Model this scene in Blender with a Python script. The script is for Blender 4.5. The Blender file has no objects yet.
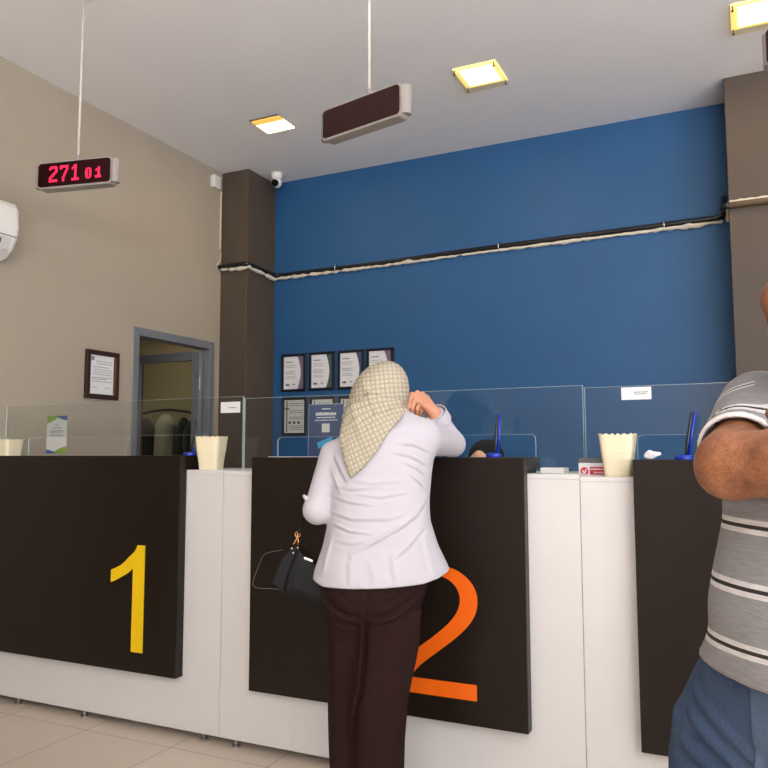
import bpy, bmesh, math, random
import numpy as np
from mathutils import Vector, Matrix
random.seed(4)
SC = bpy.context.scene
C = SC.collection
PI = math.pi
# ------------------------------------------------------------------ camera
F, YAW, PITCH, ROLL, CH = 770.7, 0.4453, 0.0906, -0.0014, 1.27
def cam_matrix():
    cy, sy = math.cos(YAW), math.sin(YAW)
    Rz = np.array([[cy, sy, 0], [-sy, cy, 0], [0, 0, 1]])
    cp, sp = math.cos(PITCH), math.sin(PITCH)
    Rx = np.array([[1, 0, 0], [0, cp, sp], [0, -sp, cp]])
    A = np.array([[1, 0, 0], [0, 0, -1], [0, 1, 0]])
    cr, sr = math.cos(ROLL), math.sin(ROLL)
    Rr = np.array([[cr, -sr, 0], [sr, cr, 0], [0, 0, 1]])
    return Rr @ A @ Rx @ Rz
M = cam_matrix()
U = np.array([math.cos(YAW), math.sin(YAW), 0.0])      # rightwards as seen from the visitor's spot
W = np.array([-math.sin(YAW), math.cos(YAW), 0.0])     # away from it
def at(x, y, **k):
    d = M.T @ np.array([(x-384)/F, (y-384)/F, 1.0]); o = np.array([0, 0, CH])
    (a, v), = k.items(); i = 'XYZ'.index(a)
    return o + d*((v-o[i])/d[i])
def uvz(x, y, v):
    d = M.T @ np.array([(x-384)/F, (y-384)/F, 1.0])
    p = d*(v/(d @ W))
    return np.array([p @ U, v, p[2]+CH])
cam = bpy.data.cameras.new('camera'); co = bpy.data.objects.new('camera', cam); C.objects.link(co)
cam.sensor_width = 36; cam.lens = 36*F/768; cam.clip_start = 0.05; cam.clip_end = 60
R = Matrix([list(M[0]), list(-M[1]), list(-M[2])]).transposed().to_4x4()
R.translation = (0, 0, CH); co.matrix_world = R; SC.camera = co
SC.view_settings.view_transform = 'Standard'; SC.view_settings.look = 'None'
SC.view_settings.gamma = 1; SC.view_settings.use_curve_mapping = False
SC.view_settings.exposure = 0.0
try:
    SC.cycles.use_denoising = True
    SC.cycles.max_bounces = 10; SC.cycles.transparent_max_bounces = 16
    SC.cycles.caustics_reflective = False; SC.cycles.caustics_refractive = False
except Exception: pass

# ------------------------------------------------------------------ materials
def srgb(r, g, b):
    f = lambda c: (c/255/12.92) if c/255 <= 0.04045 else ((c/255+0.055)/1.055)**2.4
    return (f(r), f(g), f(b), 1)
class NT:
    def __init__(s, name):
        s.m = bpy.data.materials.new(name); s.m.use_nodes = True
        s.t = s.m.node_tree; s.n = s.t.nodes; s.l = s.t.links
        s.b = s.n['Principled BSDF']; s.out = s.n['Material Output']
    def add(s, kind, **kw):
        n = s.n.new(kind)
        for k, v in kw.items():
            if k.startswith('i_'): n.inputs[k[2:].replace('_', ' ')].default_value = v
            else: setattr(n, k, v)
        return n
    def link(s, a, b): s.l.new(a, b)
def mat(name, col, rough=.5, metal=0, noise=0, nscale=20, bump=0, bscale=200, spec=.5, coat=0, sheen=0, sss=0):
    t = NT(name); b = t.b
    b.inputs['Base Color'].default_value = col; b.inputs['Roughness'].default_value = rough
    b.inputs['Metallic'].default_value = metal; b.inputs['Specular IOR Level'].default_value = spec
    b.inputs['Coat Weight'].default_value = coat; b.inputs['Sheen Weight'].default_value = sheen
    tc = t.add('ShaderNodeTexCoord')
    if noise:
        nz = t.add('ShaderNodeTexNoise'); nz.inputs['Scale'].default_value = nscale; nz.inputs['Detail'].default_value = 5
        t.link(tc.outputs['Object'], nz.inputs['Vector'])
        r = t.add('ShaderNodeMapRange'); r.inputs['To Min'].default_value = 1-noise; r.inputs['To Max'].default_value = 1+noise
        r.inputs['From Min'].default_value = .25; r.inputs['From Max'].default_value = .75
        t.link(nz.outputs['Fac'], r.inputs['Value'])
        mx = t.add('ShaderNodeVectorMath', operation='SCALE'); mx.inputs[0].default_value = col[:3]
        t.link(r.outputs['Result'], mx.inputs['Scale']); t.link(mx.outputs['Vector'], b.inputs['Base Color'])
    if bump:
        nz = t.add('ShaderNodeTexNoise'); nz.inputs['Scale'].default_value = bscale; nz.inputs['Detail'].default_value = 3
        t.link(tc.outputs['Object'], nz.inputs['Vector'])
        bp = t.add('ShaderNodeBump'); bp.inputs['Strength'].default_value = bump; bp.inputs['Distance'].default_value = .004
        t.link(nz.outputs['Fac'], bp.inputs['Height']); t.link(bp.outputs['Normal'], b.inputs['Normal'])
    return t.m
def emis(name, col, strength):
    t = NT(name); t.b.inputs['Base Color'].default_value = col
    t.b.inputs['Emission Color'].default_value = col; t.b.inputs['Emission Strength'].default_value = strength
    return t.m
def glassy(name, tint, ior=1.5, haze=0.0, hcol=(1, 1, 1, 1), fmax=1.0):
    t = NT(name); t.n.remove(t.b)
    tr = t.add('ShaderNodeBsdfTransparent'); tr.inputs['Color'].default_value = tint
    gl = t.add('ShaderNodeBsdfGlossy'); gl.inputs['Roughness'].default_value = 0.0
    fr = t.add('ShaderNodeFresnel'); fr.inputs['IOR'].default_value = ior
    ge = t.add('ShaderNodeNewGeometry'); iv = t.add('ShaderNodeMath', operation='SUBTRACT'); iv.inputs[0].default_value = 1
    t.link(ge.outputs['Backfacing'], iv.inputs[1])               # a sheet seen from inside does not reflect totally
    ml = t.add('ShaderNodeMath', operation='MULTIPLY'); t.link(fr.outputs[0], ml.inputs[0]); t.link(iv.outputs[0], ml.inputs[1])
    mx = t.add('ShaderNodeMixShader'); t.link(ml.outputs[0], mx.inputs[0]); t.link(tr.outputs[0], mx.inputs[1]); t.link(gl.outputs[0], mx.inputs[2])
    last = mx
    if haze:
        df = t.add('ShaderNodeBsdfDiffuse'); df.inputs['Color'].default_value = hcol
        m2 = t.add('ShaderNodeMixShader'); m2.inputs[0].default_value = haze
        t.link(mx.outputs[0], m2.inputs[1]); t.link(df.outputs[0], m2.inputs[2]); last = m2
    t.link(last.outputs[0], t.out.inputs['Surface'])
    return t.m

m_blue = mat('blue_wall_paint', srgb(33, 84, 130), .55, noise=.05, nscale=3, bump=.04, bscale=60)
m_beige = mat('greige_wall_paint', srgb(170, 157, 139), .7, noise=.03, nscale=2, bump=.04, bscale=80)
m_ceil = mat('ceiling_paint', srgb(246, 243, 242), .8, noise=.02, nscale=1.5)
m_brown = mat('taupe_pillar_paint', srgb(80, 67, 56), .6, noise=.06, nscale=3, bump=.05, bscale=50)
m_white_lam = mat('white_laminate', srgb(216, 212, 209), .35, noise=.02, nscale=4)
m_dark_lam = mat('dark_brown_laminate', srgb(28, 20, 14), .36, noise=.04, nscale=6, spec=.30)
m_yellow = mat('yellow_acrylic', srgb(238, 196, 14), .35)
m_orange = mat('orange_acrylic', srgb(243, 104, 14), .35)
m_metal = mat('brushed_metal', srgb(170, 168, 165), .35, 1)
m_alu = mat('grey_aluminium', srgb(132, 133, 137), .4, .3)
m_blackpipe = mat('black_pipe', srgb(20, 18, 18), .35)
m_tanpipe = mat('tan_pipe', srgb(120, 100, 80), .45)
m_plaster = mat('rough_plaster', srgb(214, 203, 186), .9, noise=.12, nscale=60, bump=.6, bscale=120)
m_whiteplastic = mat('white_plastic', srgb(226, 222, 216), .35)
m_cream = mat('cream_plastic', srgb(232, 220, 186), .42, noise=.02, nscale=12)
m_black = mat('black_plastic', srgb(14, 14, 15), .3)
m_gloss_black = mat('black_lens', srgb(4, 4, 5), .08)
m_frame = mat('black_frame', srgb(12, 13, 17), .35)
m_paper = mat('white_paper', srgb(225, 222, 222), .8)
m_paper2 = mat('greyish_paper', srgb(205, 203, 196), .8)
m_ink = mat('grey_ink', srgb(120, 120, 122), .9)
m_darkink = mat('dark_ink', srgb(60, 60, 64), .9)
m_wood = mat('dark_red_wood', srgb(56, 30, 22), .35, noise=.2, nscale=40)
m_gold = mat('gold_metal', srgb(212, 160, 110), .25, 1)
m_silver = mat('silver_metal', srgb(215, 215, 215), .2, 1)
m_display = mat('beige_display_shell', srgb(146, 138, 131), .4)
m_screen = mat('dark_red_screen', srgb(40, 9, 11), .16, spec=.35)
m_led = emis('red_led', (1.0, .02, .09, 1), 1.7)
m_lamp = emis('lamp_diffuser', (1, .80, .42, 1), 6.0)
m_amber = emis('lamp_amber_reflection', (1, .52, .10, 1), 1.0)  # emission painted in for a reflection in the lamp glass
m_lampback = emis('lamp_scatter_glow', (1, .78, .30, 1), 1.1)  # tray emission painted in for light scattering through the glass cover
m_screwdark = mat('dark_screw', srgb(60, 52, 44), .5)
m_lampglass = glassy('lamp_cover_glass', (1, .97, .85, 1), 1.45)
m_glass = glassy('partition_glass', (.955, .975, .97, 1), 1.66)
def edge_mat():
    t = NT('glass_edge'); t.b.inputs['Base Color'].default_value = srgb(214, 230, 228); t.b.inputs['Roughness'].default_value = .2
    tr = t.add('ShaderNodeBsdfTransparent'); tr.inputs['Color'].default_value = (.75, .9, .88, 1); mx = t.add('ShaderNodeMixShader'); mx.inputs[0].default_value = .55
    t.link(tr.outputs[0], mx.inputs[1]); t.link(t.b.outputs[0], mx.inputs[2]); t.link(mx.outputs[0], t.out.inputs['Surface']); return t.m
m_glassedge = edge_mat()
m_navy = mat('navy_print', srgb(52, 72, 110), .4)
m_navy2 = mat('deep_navy_print', srgb(24, 34, 62), .4)
m_cyan = mat('cyan_print', srgb(70, 160, 200), .5)
m_green = mat('green_print', srgb(132, 160, 62), .5)
m_blueprint = mat('blue_print', srgb(52, 88, 150), .5)
m_red = mat('red_print', srgb(200, 30, 50), .5)
m_penblue = mat('blue_plastic', srgb(24, 56, 168), .25)
m_tissue = mat('tissue_paper', srgb(240, 238, 238), .9)
m_mirrorish = mat('purple_swash_print', srgb(120, 100, 120), .6)
m_tealp = mat('teal_swash_print', srgb(70, 90, 90), .6)
m_blup = mat('blue_swash_print', srgb(70, 80, 120), .6)
m_dimwall = mat('storeroom_wall_paint', srgb(150, 138, 112), .8, noise=.05, nscale=3)
m_coat = mat('black_cloth', srgb(18, 18, 19), .9, sheen=.1)
m_coat2 = mat('charcoal_cloth', srgb(40, 40, 44), .9)
m_greycloth = mat('grey_cloth', srgb(150, 146, 138), .95, noise=.1, nscale=8)
m_brick = mat('broken_plaster_brown', srgb(110, 78, 50), .95, noise=.3, nscale=25, bump=.5, bscale=40)
m_shirt = mat('white_cotton', srgb(190, 184, 190), .85, bump=.05, bscale=500, sheen=.1)
m_trousers = mat('plum_brown_cloth', srgb(42, 25, 24), .95, noise=.06, nscale=150, spec=.12)
m_shoe = mat('black_shoe', srgb(22, 20, 20), .5)
m_hair = mat('dark_hair', srgb(28, 22, 20), .7)
m_blackscarf = mat('black_scarf_cloth', srgb(12, 12, 14), .9)
m_bag = mat('black_leather', srgb(10, 10, 11), .55, bump=.12, bscale=250, spec=.3)
m_eye = mat('eye_white', srgb(225, 220, 215), .2)
m_strap = mat('thin_grey_cord', srgb(92, 82, 72), .6)
m_rod = mat('white_rod', srgb(205, 196, 186), .4)
m_cardboard = mat('dark_grey_box', srgb(96, 98, 98), .7)

def skin(name, base, spot, hairy=0):
    t = NT(name); b = t.b; b.inputs['Roughness'].default_value = .5
    tc = t.add('ShaderNodeTexCoord')
    n1 = t.add('ShaderNodeTexNoise'); n1.inputs['Scale'].default_value = 28; n1.inputs['Detail'].default_value = 6; n1.inputs['Roughness'].default_value = .65
    t.link(tc.outputs['Object'], n1.inputs['Vector'])
    cr = t.add('ShaderNodeValToRGB'); cr.color_ramp.elements[0].position = .33; cr.color_ramp.elements[0].color = spot
    cr.color_ramp.elements[1].position = .6; cr.color_ramp.elements[1].color = base
    t.link(n1.outputs['Fac'], cr.inputs[0]); t.link(cr.outputs[0], b.inputs['Base Color'])
    if hairy:
        mp = t.add('ShaderNodeMapping'); mp.inputs['Rotation'].default_value = (.2, .5, .4); mp.inputs['Scale'].default_value = (240, 240, 620); t.link(tc.outputs['Object'], mp.inputs['Vector'])
        n3 = t.add('ShaderNodeTexNoise'); n3.inputs['Scale'].default_value = 1; n3.inputs['Detail'].default_value = 3; t.link(mp.outputs['Vector'], n3.inputs['Vector'])
        c3 = t.add('ShaderNodeValToRGB'); c3.color_ramp.elements[0].position = .36; c3.color_ramp.elements[0].color = (.35, .28, .25, 1); c3.color_ramp.elements[1].position = .56; c3.color_ramp.elements[1].color = (1, 1, 1, 1)
        t.link(n3.outputs['Fac'], c3.inputs[0]); mu = t.add('ShaderNodeMix', data_type='RGBA', blend_type='MULTIPLY'); mu.inputs['Factor'].default_value = hairy
        t.link(cr.outputs[0], mu.inputs['A']); t.link(c3.outputs[0], mu.inputs['B']); t.link(mu.outputs['Result'], b.inputs['Base Color'])
    n2 = t.add('ShaderNodeTexNoise'); n2.inputs['Scale'].default_value = 180; t.link(tc.outputs['Object'], n2.inputs['Vector'])
    bp = t.add('ShaderNodeBump'); bp.inputs['Strength'].default_value = .25; bp.inputs['Distance'].default_value = .003
    t.link(n2.outputs['Fac'], bp.inputs['Height']); t.link(bp.outputs['Normal'], b.inputs['Normal'])
    return t.m
m_skin_w = skin('woman_skin', srgb(205, 146, 112), srgb(190, 126, 96))
m_skin_e = skin('staff_skin', srgb(214, 164, 136), srgb(200, 148, 120))
m_skin_m = skin('man_skin', srgb(158, 102, 68), srgb(122, 74, 48), .5)

def floor_mat():
    t = NT('cream_floor_tiles'); b = t.b; b.inputs['Roughness'].default_value = .28
    tc = t.add('ShaderNodeTexCoord'); mp = t.add('ShaderNodeMapping'); mp.inputs['Location'].default_value = (2.84+.5*10, -2.742+.5*10, 0)
    t.link(tc.outputs['Object'], mp.inputs['Vector'])
    br = t.add('ShaderNodeTexBrick'); br.offset = 0; br.inputs['Scale'].default_value = 1; br.inputs['Brick Width'].default_value = .5
    br.inputs['Row Height'].default_value = .5; br.inputs['Mortar Size'].default_value = .0022; br.inputs['Mortar Smooth'].default_value = .2
    br.inputs['Color1'].default_value = srgb(216, 200, 182); br.inputs['Color2'].default_value = srgb(210, 194, 176); br.inputs['Mortar'].default_value = srgb(140, 126, 112)
    t.link(mp.outputs['Vector'], br.inputs['Vector']); t.link(br.outputs['Color'], b.inputs['Base Color'])
    return t.m
m_floor = floor_mat()
def denim_mat():
    t = NT('blue_denim'); b = t.b; b.inputs['Roughness'].default_value = .95; b.inputs['Specular IOR Level'].default_value = .15
    tc = t.add('ShaderNodeTexCoord')
    mp = t.add('ShaderNodeMapping'); mp.inputs['Scale'].default_value = (420, 420, 420); t.link(tc.outputs['Object'], mp.inputs['Vector'])
    n1 = t.add('ShaderNodeTexNoise'); n1.inputs['Scale'].default_value = 1; n1.inputs['Detail'].default_value = 2; t.link(mp.outputs['Vector'], n1.inputs['Vector'])
    n2 = t.add('ShaderNodeTexNoise'); n2.inputs['Scale'].default_value = 7; n2.inputs['Detail'].default_value = 4; t.link(tc.outputs['Object'], n2.inputs['Vector'])
    ad = t.add('ShaderNodeMath', operation='ADD'); t.link(n1.outputs['Fac'], ad.inputs[0]); t.link(n2.outputs['Fac'], ad.inputs[1])
    hf = t.add('ShaderNodeMath', operation='MULTIPLY'); hf.inputs[1].default_value = .5; t.link(ad.outputs[0], hf.inputs[0])
    cr = t.add('ShaderNodeValToRGB'); cr.color_ramp.elements[0].position = .35; cr.color_ramp.elements[0].color = srgb(46, 60, 84)
    cr.color_ramp.elements[1].position = .68; cr.color_ramp.elements[1].color = srgb(78, 96, 122)
    t.link(hf.outputs[0], cr.inputs[0]); t.link(cr.outputs[0], b.inputs['Base Color'])
    return t.m
m_denim = denim_mat()
m_denim_light = mat('denim_fly', srgb(74, 92, 116), .9, noise=.15, nscale=120)
def polo_mat():
    t = NT('striped_polo'); b = t.b; b.inputs['Roughness'].default_value = .9
    at_ = t.add('ShaderNodeAttribute'); at_.attribute_name = 'band'
    fr = t.add('ShaderNodeMath', operation='FRACT'); t.link(at_.outputs['Fac'], fr.inputs[0])
    cr = t.add('ShaderNodeValToRGB'); cr.color_ramp.interpolation = 'CONSTANT'
    e = cr.color_ramp.elements; g = srgb(138, 135, 136); w = srgb(206, 200, 198); k = srgb(44, 38, 36)
    e[0].position = 0; e[0].color = g; e[1].position = .38; e[1].color = w
    for p, c in ((.465, k), (.535, w), (.62, g)): x = e.new(p); x.color = c
    t.link(fr.outputs[0], cr.inputs[0])
    tc = t.add('ShaderNodeTexCoord'); mp = t.add('ShaderNodeMapping'); mp.inputs['Scale'].default_value = (40, 40, 400); t.link(tc.outputs['Object'], mp.inputs['Vector'])
    nz = t.add('ShaderNodeTexNoise'); nz.inputs['Scale'].default_value = 1; nz.inputs['Detail'].default_value = 3; t.link(mp.outputs['Vector'], nz.inputs['Vector'])
    r = t.add('ShaderNodeMapRange'); r.inputs['From Min'].default_value = .3; r.inputs['From Max'].default_value = .7; r.inputs['To Min'].default_value = .86; r.inputs['To Max'].default_value = 1.12
    t.link(nz.outputs['Fac'], r.inputs['Value'])
    mx = t.add('ShaderNodeVectorMath', operation='SCALE'); t.link(cr.outputs[0], mx.inputs[0]); t.link(r.outputs[0], mx.inputs['Scale'])
    t.link(mx.outputs[0], b.inputs['Base Color'])
    return t.m
m_polo = polo_mat()
def waffle_mat():
    t = NT('beige_waffle_scarf'); b = t.b; b.inputs['Roughness'].default_value = .95; b.inputs['Specular IOR Level'].default_value = .2
    def tri(attr):
        a = t.add('ShaderNodeAttribute'); a.attribute_name = attr
        f = t.add('ShaderNodeMath', operation='PINGPONG'); f.inputs[1].default_value = .5; t.link(a.outputs['Fac'], f.inputs[0])
        return f.outputs[0]                              # 0 at thread lines, .5 mid-cell
    mn = t.add('ShaderNodeMath', operation='MINIMUM'); t.link(tri('ga'), mn.inputs[0]); t.link(tri('gb'), mn.inputs[1])
    cr = t.add('ShaderNodeValToRGB'); e = cr.color_ramp.elements
    e[0].position = .02; e[0].color = srgb(160, 146, 121); e[1].position = .24; e[1].color = srgb(188, 179, 160)
    t.link(mn.outputs[0], cr.inputs[0]); t.link(cr.outputs[0], b.inputs['Base Color'])
    bp = t.add('ShaderNodeBump'); bp.inputs['Strength'].default_value = .9; bp.inputs['Distance'].default_value = .006
    t.link(mn.outputs[0], bp.inputs['Height']); t.link(bp.outputs['Normal'], b.inputs['Normal'])
    return t.m
m_scarf = waffle_mat()

# ------------------------------------------------------------------ object helpers
WL = {}
def thing(name, label, cat, loc=(0, 0, 0), rotz=0, group=None):
    o = bpy.data.objects.new(name, None); C.objects.link(o); o.empty_display_size = .1
    o.location = loc; o.rotation_euler = (0, 0, rotz); o['label'] = label; o['category'] = cat
    if group: o['group'] = group
    WL[o.name] = Vector(loc); return o
def tag(o, label, cat, group=None):
    o['label'] = label; o['category'] = cat
    if group: o['group'] = group
    return o
def link_mesh(name, me, material, parent=None, local=False, smooth=False):
    o = bpy.data.objects.new(name, me); C.objects.link(o)
    for m in (material if isinstance(material, (list, tuple)) else [material]): me.materials.append(m)
    if parent:
        o.parent = parent
        if not local: me.transform(Matrix.Translation(-WL[parent.name]))
        WL[o.name] = WL[parent.name]
    else: WL[o.name] = Vector((0, 0, 0))
    if smooth:
        for p in me.polygons: p.use_smooth = True
    return o
def obj(name, bm, material, parent=None, local=False, smooth=False, bevel=0, seg=2):
    if bevel:
        bmesh.ops.bevel(bm, geom=list(bm.edges), offset=bevel, segments=seg, affect='EDGES', profile=.5, clamp_overlap=True)
    bmesh.ops.recalc_face_normals(bm, faces=list(bm.faces))
    me = bpy.data.meshes.new(name); bm.to_mesh(me); bm.free()
    o = link_mesh(name, me, material, parent, local, smooth)
    return o
def struct(name, bm, material, parent=None, **k):
    o = obj(name, bm, material, parent, **k)
    if not parent: o['kind'] = 'structure'
    return o
def recenter(o):
    """put the origin of a top-level mesh at its base"""
    vs = [v.co for v in o.data.vertices]
    c = Vector(((min(v.x for v in vs)+max(v.x for v in vs))/2, (min(v.y for v in vs)+max(v.y for v in vs))/2, min(v.z for v in vs)))
    o.data.transform(Matrix.Translation(-c)); o.location = c; WL[o.name] = c; return o
def dup(root, loc, rotz=None, label=None, group=None):
    r = root.copy(); C.objects.link(r); r.location = loc
    if rotz is not None: r.rotation_euler = (0, 0, rotz)
    if label: r['label'] = label
    if group: r['group'] = group
    for ch in list(root.children):
        c = ch.copy(); C.objects.link(c); c.parent = r
        for g in ch.children:
            d = g.copy(); C.objects.link(d); d.parent = c
    return r
B = bmesh.new
def box(bm, x0, x1, y0, y1, z0, z1):
    v = [bm.verts.new(p) for p in ((x0, y0, z0), (x1, y0, z0), (x1, y1, z0), (x0, y1, z0), (x0, y0, z1), (x1, y0, z1), (x1, y1, z1), (x0, y1, z1))]
    for f in ((0, 3, 2, 1), (4, 5, 6, 7), (0, 1, 5, 4), (1, 2, 6, 5), (2, 3, 7, 6), (3, 0, 4, 7)): bm.faces.new([v[i] for i in f])
    return bm
def bx(*a): return box(B(), *a)
def prism(bm, pts, fn, t0, t1):
    """2-d outline pts mapped with fn(a, b, t) between t0 and t1"""
    lo = [bm.verts.new(fn(a, b, t0)) for a, b in pts]; hi = [bm.verts.new(fn(a, b, t1)) for a, b in pts]
    n = len(pts); bm.faces.new(lo[::-1]); bm.faces.new(hi)
    for i in range(n): bm.faces.new((lo[i], lo[(i+1) % n], hi[(i+1) % n], hi[i]))
    return bm
XZ = lambda y0: (lambda a, b, t: (a, y0+t, b))
def rrect(x0, x1, z0, z1, r, n=5):
    out = []
    for cx, cz, a0 in ((x1-r, z1-r, 0), (x0+r, z1-r, 90), (x0+r, z0+r, 180), (x1-r, z0+r, 270)):
        for i in range(n+1):
            a = math.radians(a0+90*i/n); out.append((cx+r*math.cos(a), cz+r*math.sin(a)))
    return out
def tube(bm, pts, r, n=10, cap=True):
    P = [Vector(p) for p in pts]; rings = []
    rr = r if isinstance(r, (list, tuple)) else [r]*len(P)
    up = None
    for i, p in enumerate(P):
        d = ((P[min(i+1, len(P)-1)]-p).normalized() + (p-P[max(i-1, 0)]).normalized()).normalized()
        if up is None:
            up = Vector((0, 0, 1)) if abs(d.z) < .9 else Vector((1, 0, 0))
        s = d.cross(up).normalized(); up = s.cross(d).normalized()
        rings.append([bm.verts.new(p+rr[i]*(math.cos(2*PI*k/n)*s+math.sin(2*PI*k/n)*up)) for k in range(n)])
    for a, b in zip(rings, rings[1:]):
        for k in range(n): bm.faces.new((a[k], a[(k+1) % n], b[(k+1) % n], b[k]))
    if cap: bm.faces.new(rings[0][::-1]); bm.faces.new(rings[-1])
    return bm
def lathe(bm, prof, c, n=24):
    rings = []
    for r, z in prof:
        rings.append([bm.verts.new((c[0]+r*math.cos(2*PI*k/n), c[1]+r*math.sin(2*PI*k/n), c[2]+z)) for k in range(n)])
    for a, b in zip(rings, rings[1:]):
        for k in range(n): bm.faces.new((a[k], a[(k+1) % n], b[(k+1) % n], b[k]))
    bm.faces.new(rings[0][::-1]); bm.faces.new(rings[-1])
    return bm
def ball(bm, c, r, s=(1, 1, 1), u=16, v=10):
    g = bmesh.ops.create_uvsphere(bm, u_segments=u, v_segments=v, radius=r)
    for x in g['verts']: x.co = Vector((x.co.x*s[0]+c[0], x.co.y*s[1]+c[1], x.co.z*s[2]+c[2]))
    return bm

# ------------------------------------------------------------------ signed distance modelling for bodies and cloth
def surface_nets(Fg, lo, h):
    nx, ny, nz = Fg.shape; s = Fg < 0
    c = s[:-1, :-1, :-1].astype(np.int8)
    for dx in (0, 1):
        for dy in (0, 1):
            for dz in (0, 1):
                if dx+dy+dz: c = c + s[dx:nx-1+dx, dy:ny-1+dy, dz:nz-1+dz]
    idx = np.argwhere((c > 0) & (c < 8)); ids = -np.ones(c.shape, np.int32); ids[tuple(idx.T)] = np.arange(len(idx))
    acc = np.zeros((len(idx), 3)); cnt = np.zeros(len(idx))
    corners = [(a, b, d) for a in (0, 1) for b in (0, 1) for d in (0, 1)]
    val = {k: Fg[tuple((idx+np.array(k)).T)] for k in corners}
    for k in corners:
        for ax in range(3):
            if k[ax] == 0:
                k2 = list(k); k2[ax] = 1; k2 = tuple(k2); a, b = val[k], val[k2]
                m = (a < 0) != (b < 0); t = np.where(m, a/np.where(a == b, 1, a-b), 0)
                p = np.tile(np.array(k, float), (len(idx), 1)); p[:, ax] += t
                acc[m] += p[m]; cnt[m] += 1
    V = (idx+acc/cnt[:, None])*h+lo
    Q = []
    for ax in range(3):
        b, d = (ax+1) % 3, (ax+2) % 3
        s0 = np.take(s, range(0, s.shape[ax]-1), ax); s1 = np.take(s, range(1, s.shape[ax]), ax)
        e = np.argwhere(s0 != s1); e = e[(e[:, b] > 0) & (e[:, d] > 0) & (e[:, b] < c.shape[b]) & (e[:, d] < c.shape[d])]
        fl = s0[tuple(e.T)]
        def cell(ob, od):
            q = e.copy(); q[:, b] -= ob; q[:, d] -= od; return ids[tuple(q.T)]
        q = np.stack([cell(0, 0), cell(1, 0), cell(1, 1), cell(0, 1)], 1)
        q = np.where(fl[:, None], q, q[:, ::-1]); Q.append(q)
    return V, np.concatenate(Q)
def sdf_mesh(name, fn, lo, hi, h, attrs=None, to_world=None, relax=1, face_attrs=None):
    lo = np.array(lo, float); hi = np.array(hi, float); K = 10
    nb = np.ceil((hi-lo)/(h*K)).astype(int); n = nb*K
    Fg = np.ones(n, np.float32)
    bi = np.argwhere(np.ones(nb)); cen = lo+(bi+.5)*K*h-h/2
    dc = fn(cen); act = np.abs(dc) < K*h*.87*1.5+.02
    for b, d in zip(bi[~act], dc[~act]):
        if d < 0: Fg[b[0]*K:b[0]*K+K, b[1]*K:b[1]*K+K, b[2]*K:b[2]*K+K] = -1
    loc = np.argwhere(np.ones((K, K, K)))
    A = bi[act]
    for i in range(0, len(A), 200):
        ch = A[i:i+200]; g = (ch[:, None, :]*K+loc[None]).reshape(-1, 3)
        Fg[tuple(g.T)] = fn(lo+g*h)
    V, Q = surface_nets(Fg, lo, h)
    for _ in range(relax):                                # light smoothing, then pull back to the surface
        nb_s = np.zeros_like(V); k = np.zeros(len(V))
        for a, b in ((0, 1), (1, 2), (2, 3), (3, 0)):
            np.add.at(nb_s, Q[:, a], V[Q[:, b]]); np.add.at(k, Q[:, a], 1); np.add.at(nb_s, Q[:, b], V[Q[:, a]]); np.add.at(k, Q[:, b], 1)
        V = V*.4+.6*nb_s/k[:, None]
        e = h*.5; d0 = fn(V); G = np.stack([fn(V+np.eye(3)[i]*e)-d0 for i in range(3)], 1)/e
        g2 = np.maximum((G*G).sum(1), .3); st = -(d0/g2)[:, None]*G; ln = np.linalg.norm(st, axis=1)
        st *= np.minimum(1, h/np.maximum(ln, 1e-9))[:, None]; V = V+st
    PW = V if to_world is None else to_world(V)
    me = bpy.data.meshes.new(name)
    me.vertices.add(len(V)); me.vertices.foreach_set('co', PW.astype(np.float32).ravel())
    me.loops.add(len(Q)*4); me.loops.foreach_set('vertex_index', Q.astype(np.int32).ravel())
    me.polygons.add(len(Q)); me.polygons.foreach_set('loop_start', np.arange(0, len(Q)*4, 4, dtype=np.int32))
    try: me.polygons.foreach_set('loop_total', np.full(len(Q), 4, np.int32))
    except Exception: pass
    me.polygons.foreach_set('use_smooth', np.ones(len(Q), bool))
    me.update(); me.validate()
    for k, f in (attrs or {}).items():
        a = me.attributes.new(k, 'FLOAT', 'POINT'); a.data.foreach_set('value', f(V).astype(np.float32))
    for k, f in (face_attrs or {}).items():              # decided face by face, so that panels of cloth meet cleanly
        a = me.attributes.new(k, 'FLOAT', 'CORNER'); a.data.foreach_set('value', f(V[Q].reshape(-1, 3), np.repeat(V[Q].mean(1), 4, 0)).astype(np.float32))
    return me
def smin(a, b, k): h = np.maximum(k-np.abs(a-b), 0)/k; return np.minimum(a, b)-h*h*k/4
def smax(a, b, k): return -smin(-a, -b, k)
def seg(p, a, b, ra, rb=None):
    a = np.array(a, float); b = np.array(b, float); rb = ra if rb is None else rb
    d = b-a; t = np.clip(((p-a) @ d)/(d @ d), 0, 1)
    return np.linalg.norm(p-a-t[:, None]*d, axis=1)-(ra+(rb-ra)*t)
def chain(p, pts, rs, k=.02):
    o = None
    for i in range(len(pts)-1):
        d = seg(p, pts[i], pts[i+1], rs[i], rs[i+1]); o = d if o is None else smin(o, d, k)
    return o
def ell(p, c, r):
    r = np.array(r, float); q = (p-np.array(c, float)); k0 = np.linalg.norm(q/r, axis=1); k1 = np.linalg.norm(q/(r*r), axis=1)
    return k0*(k0-1)/np.maximum(k1, 1e-6)
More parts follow.
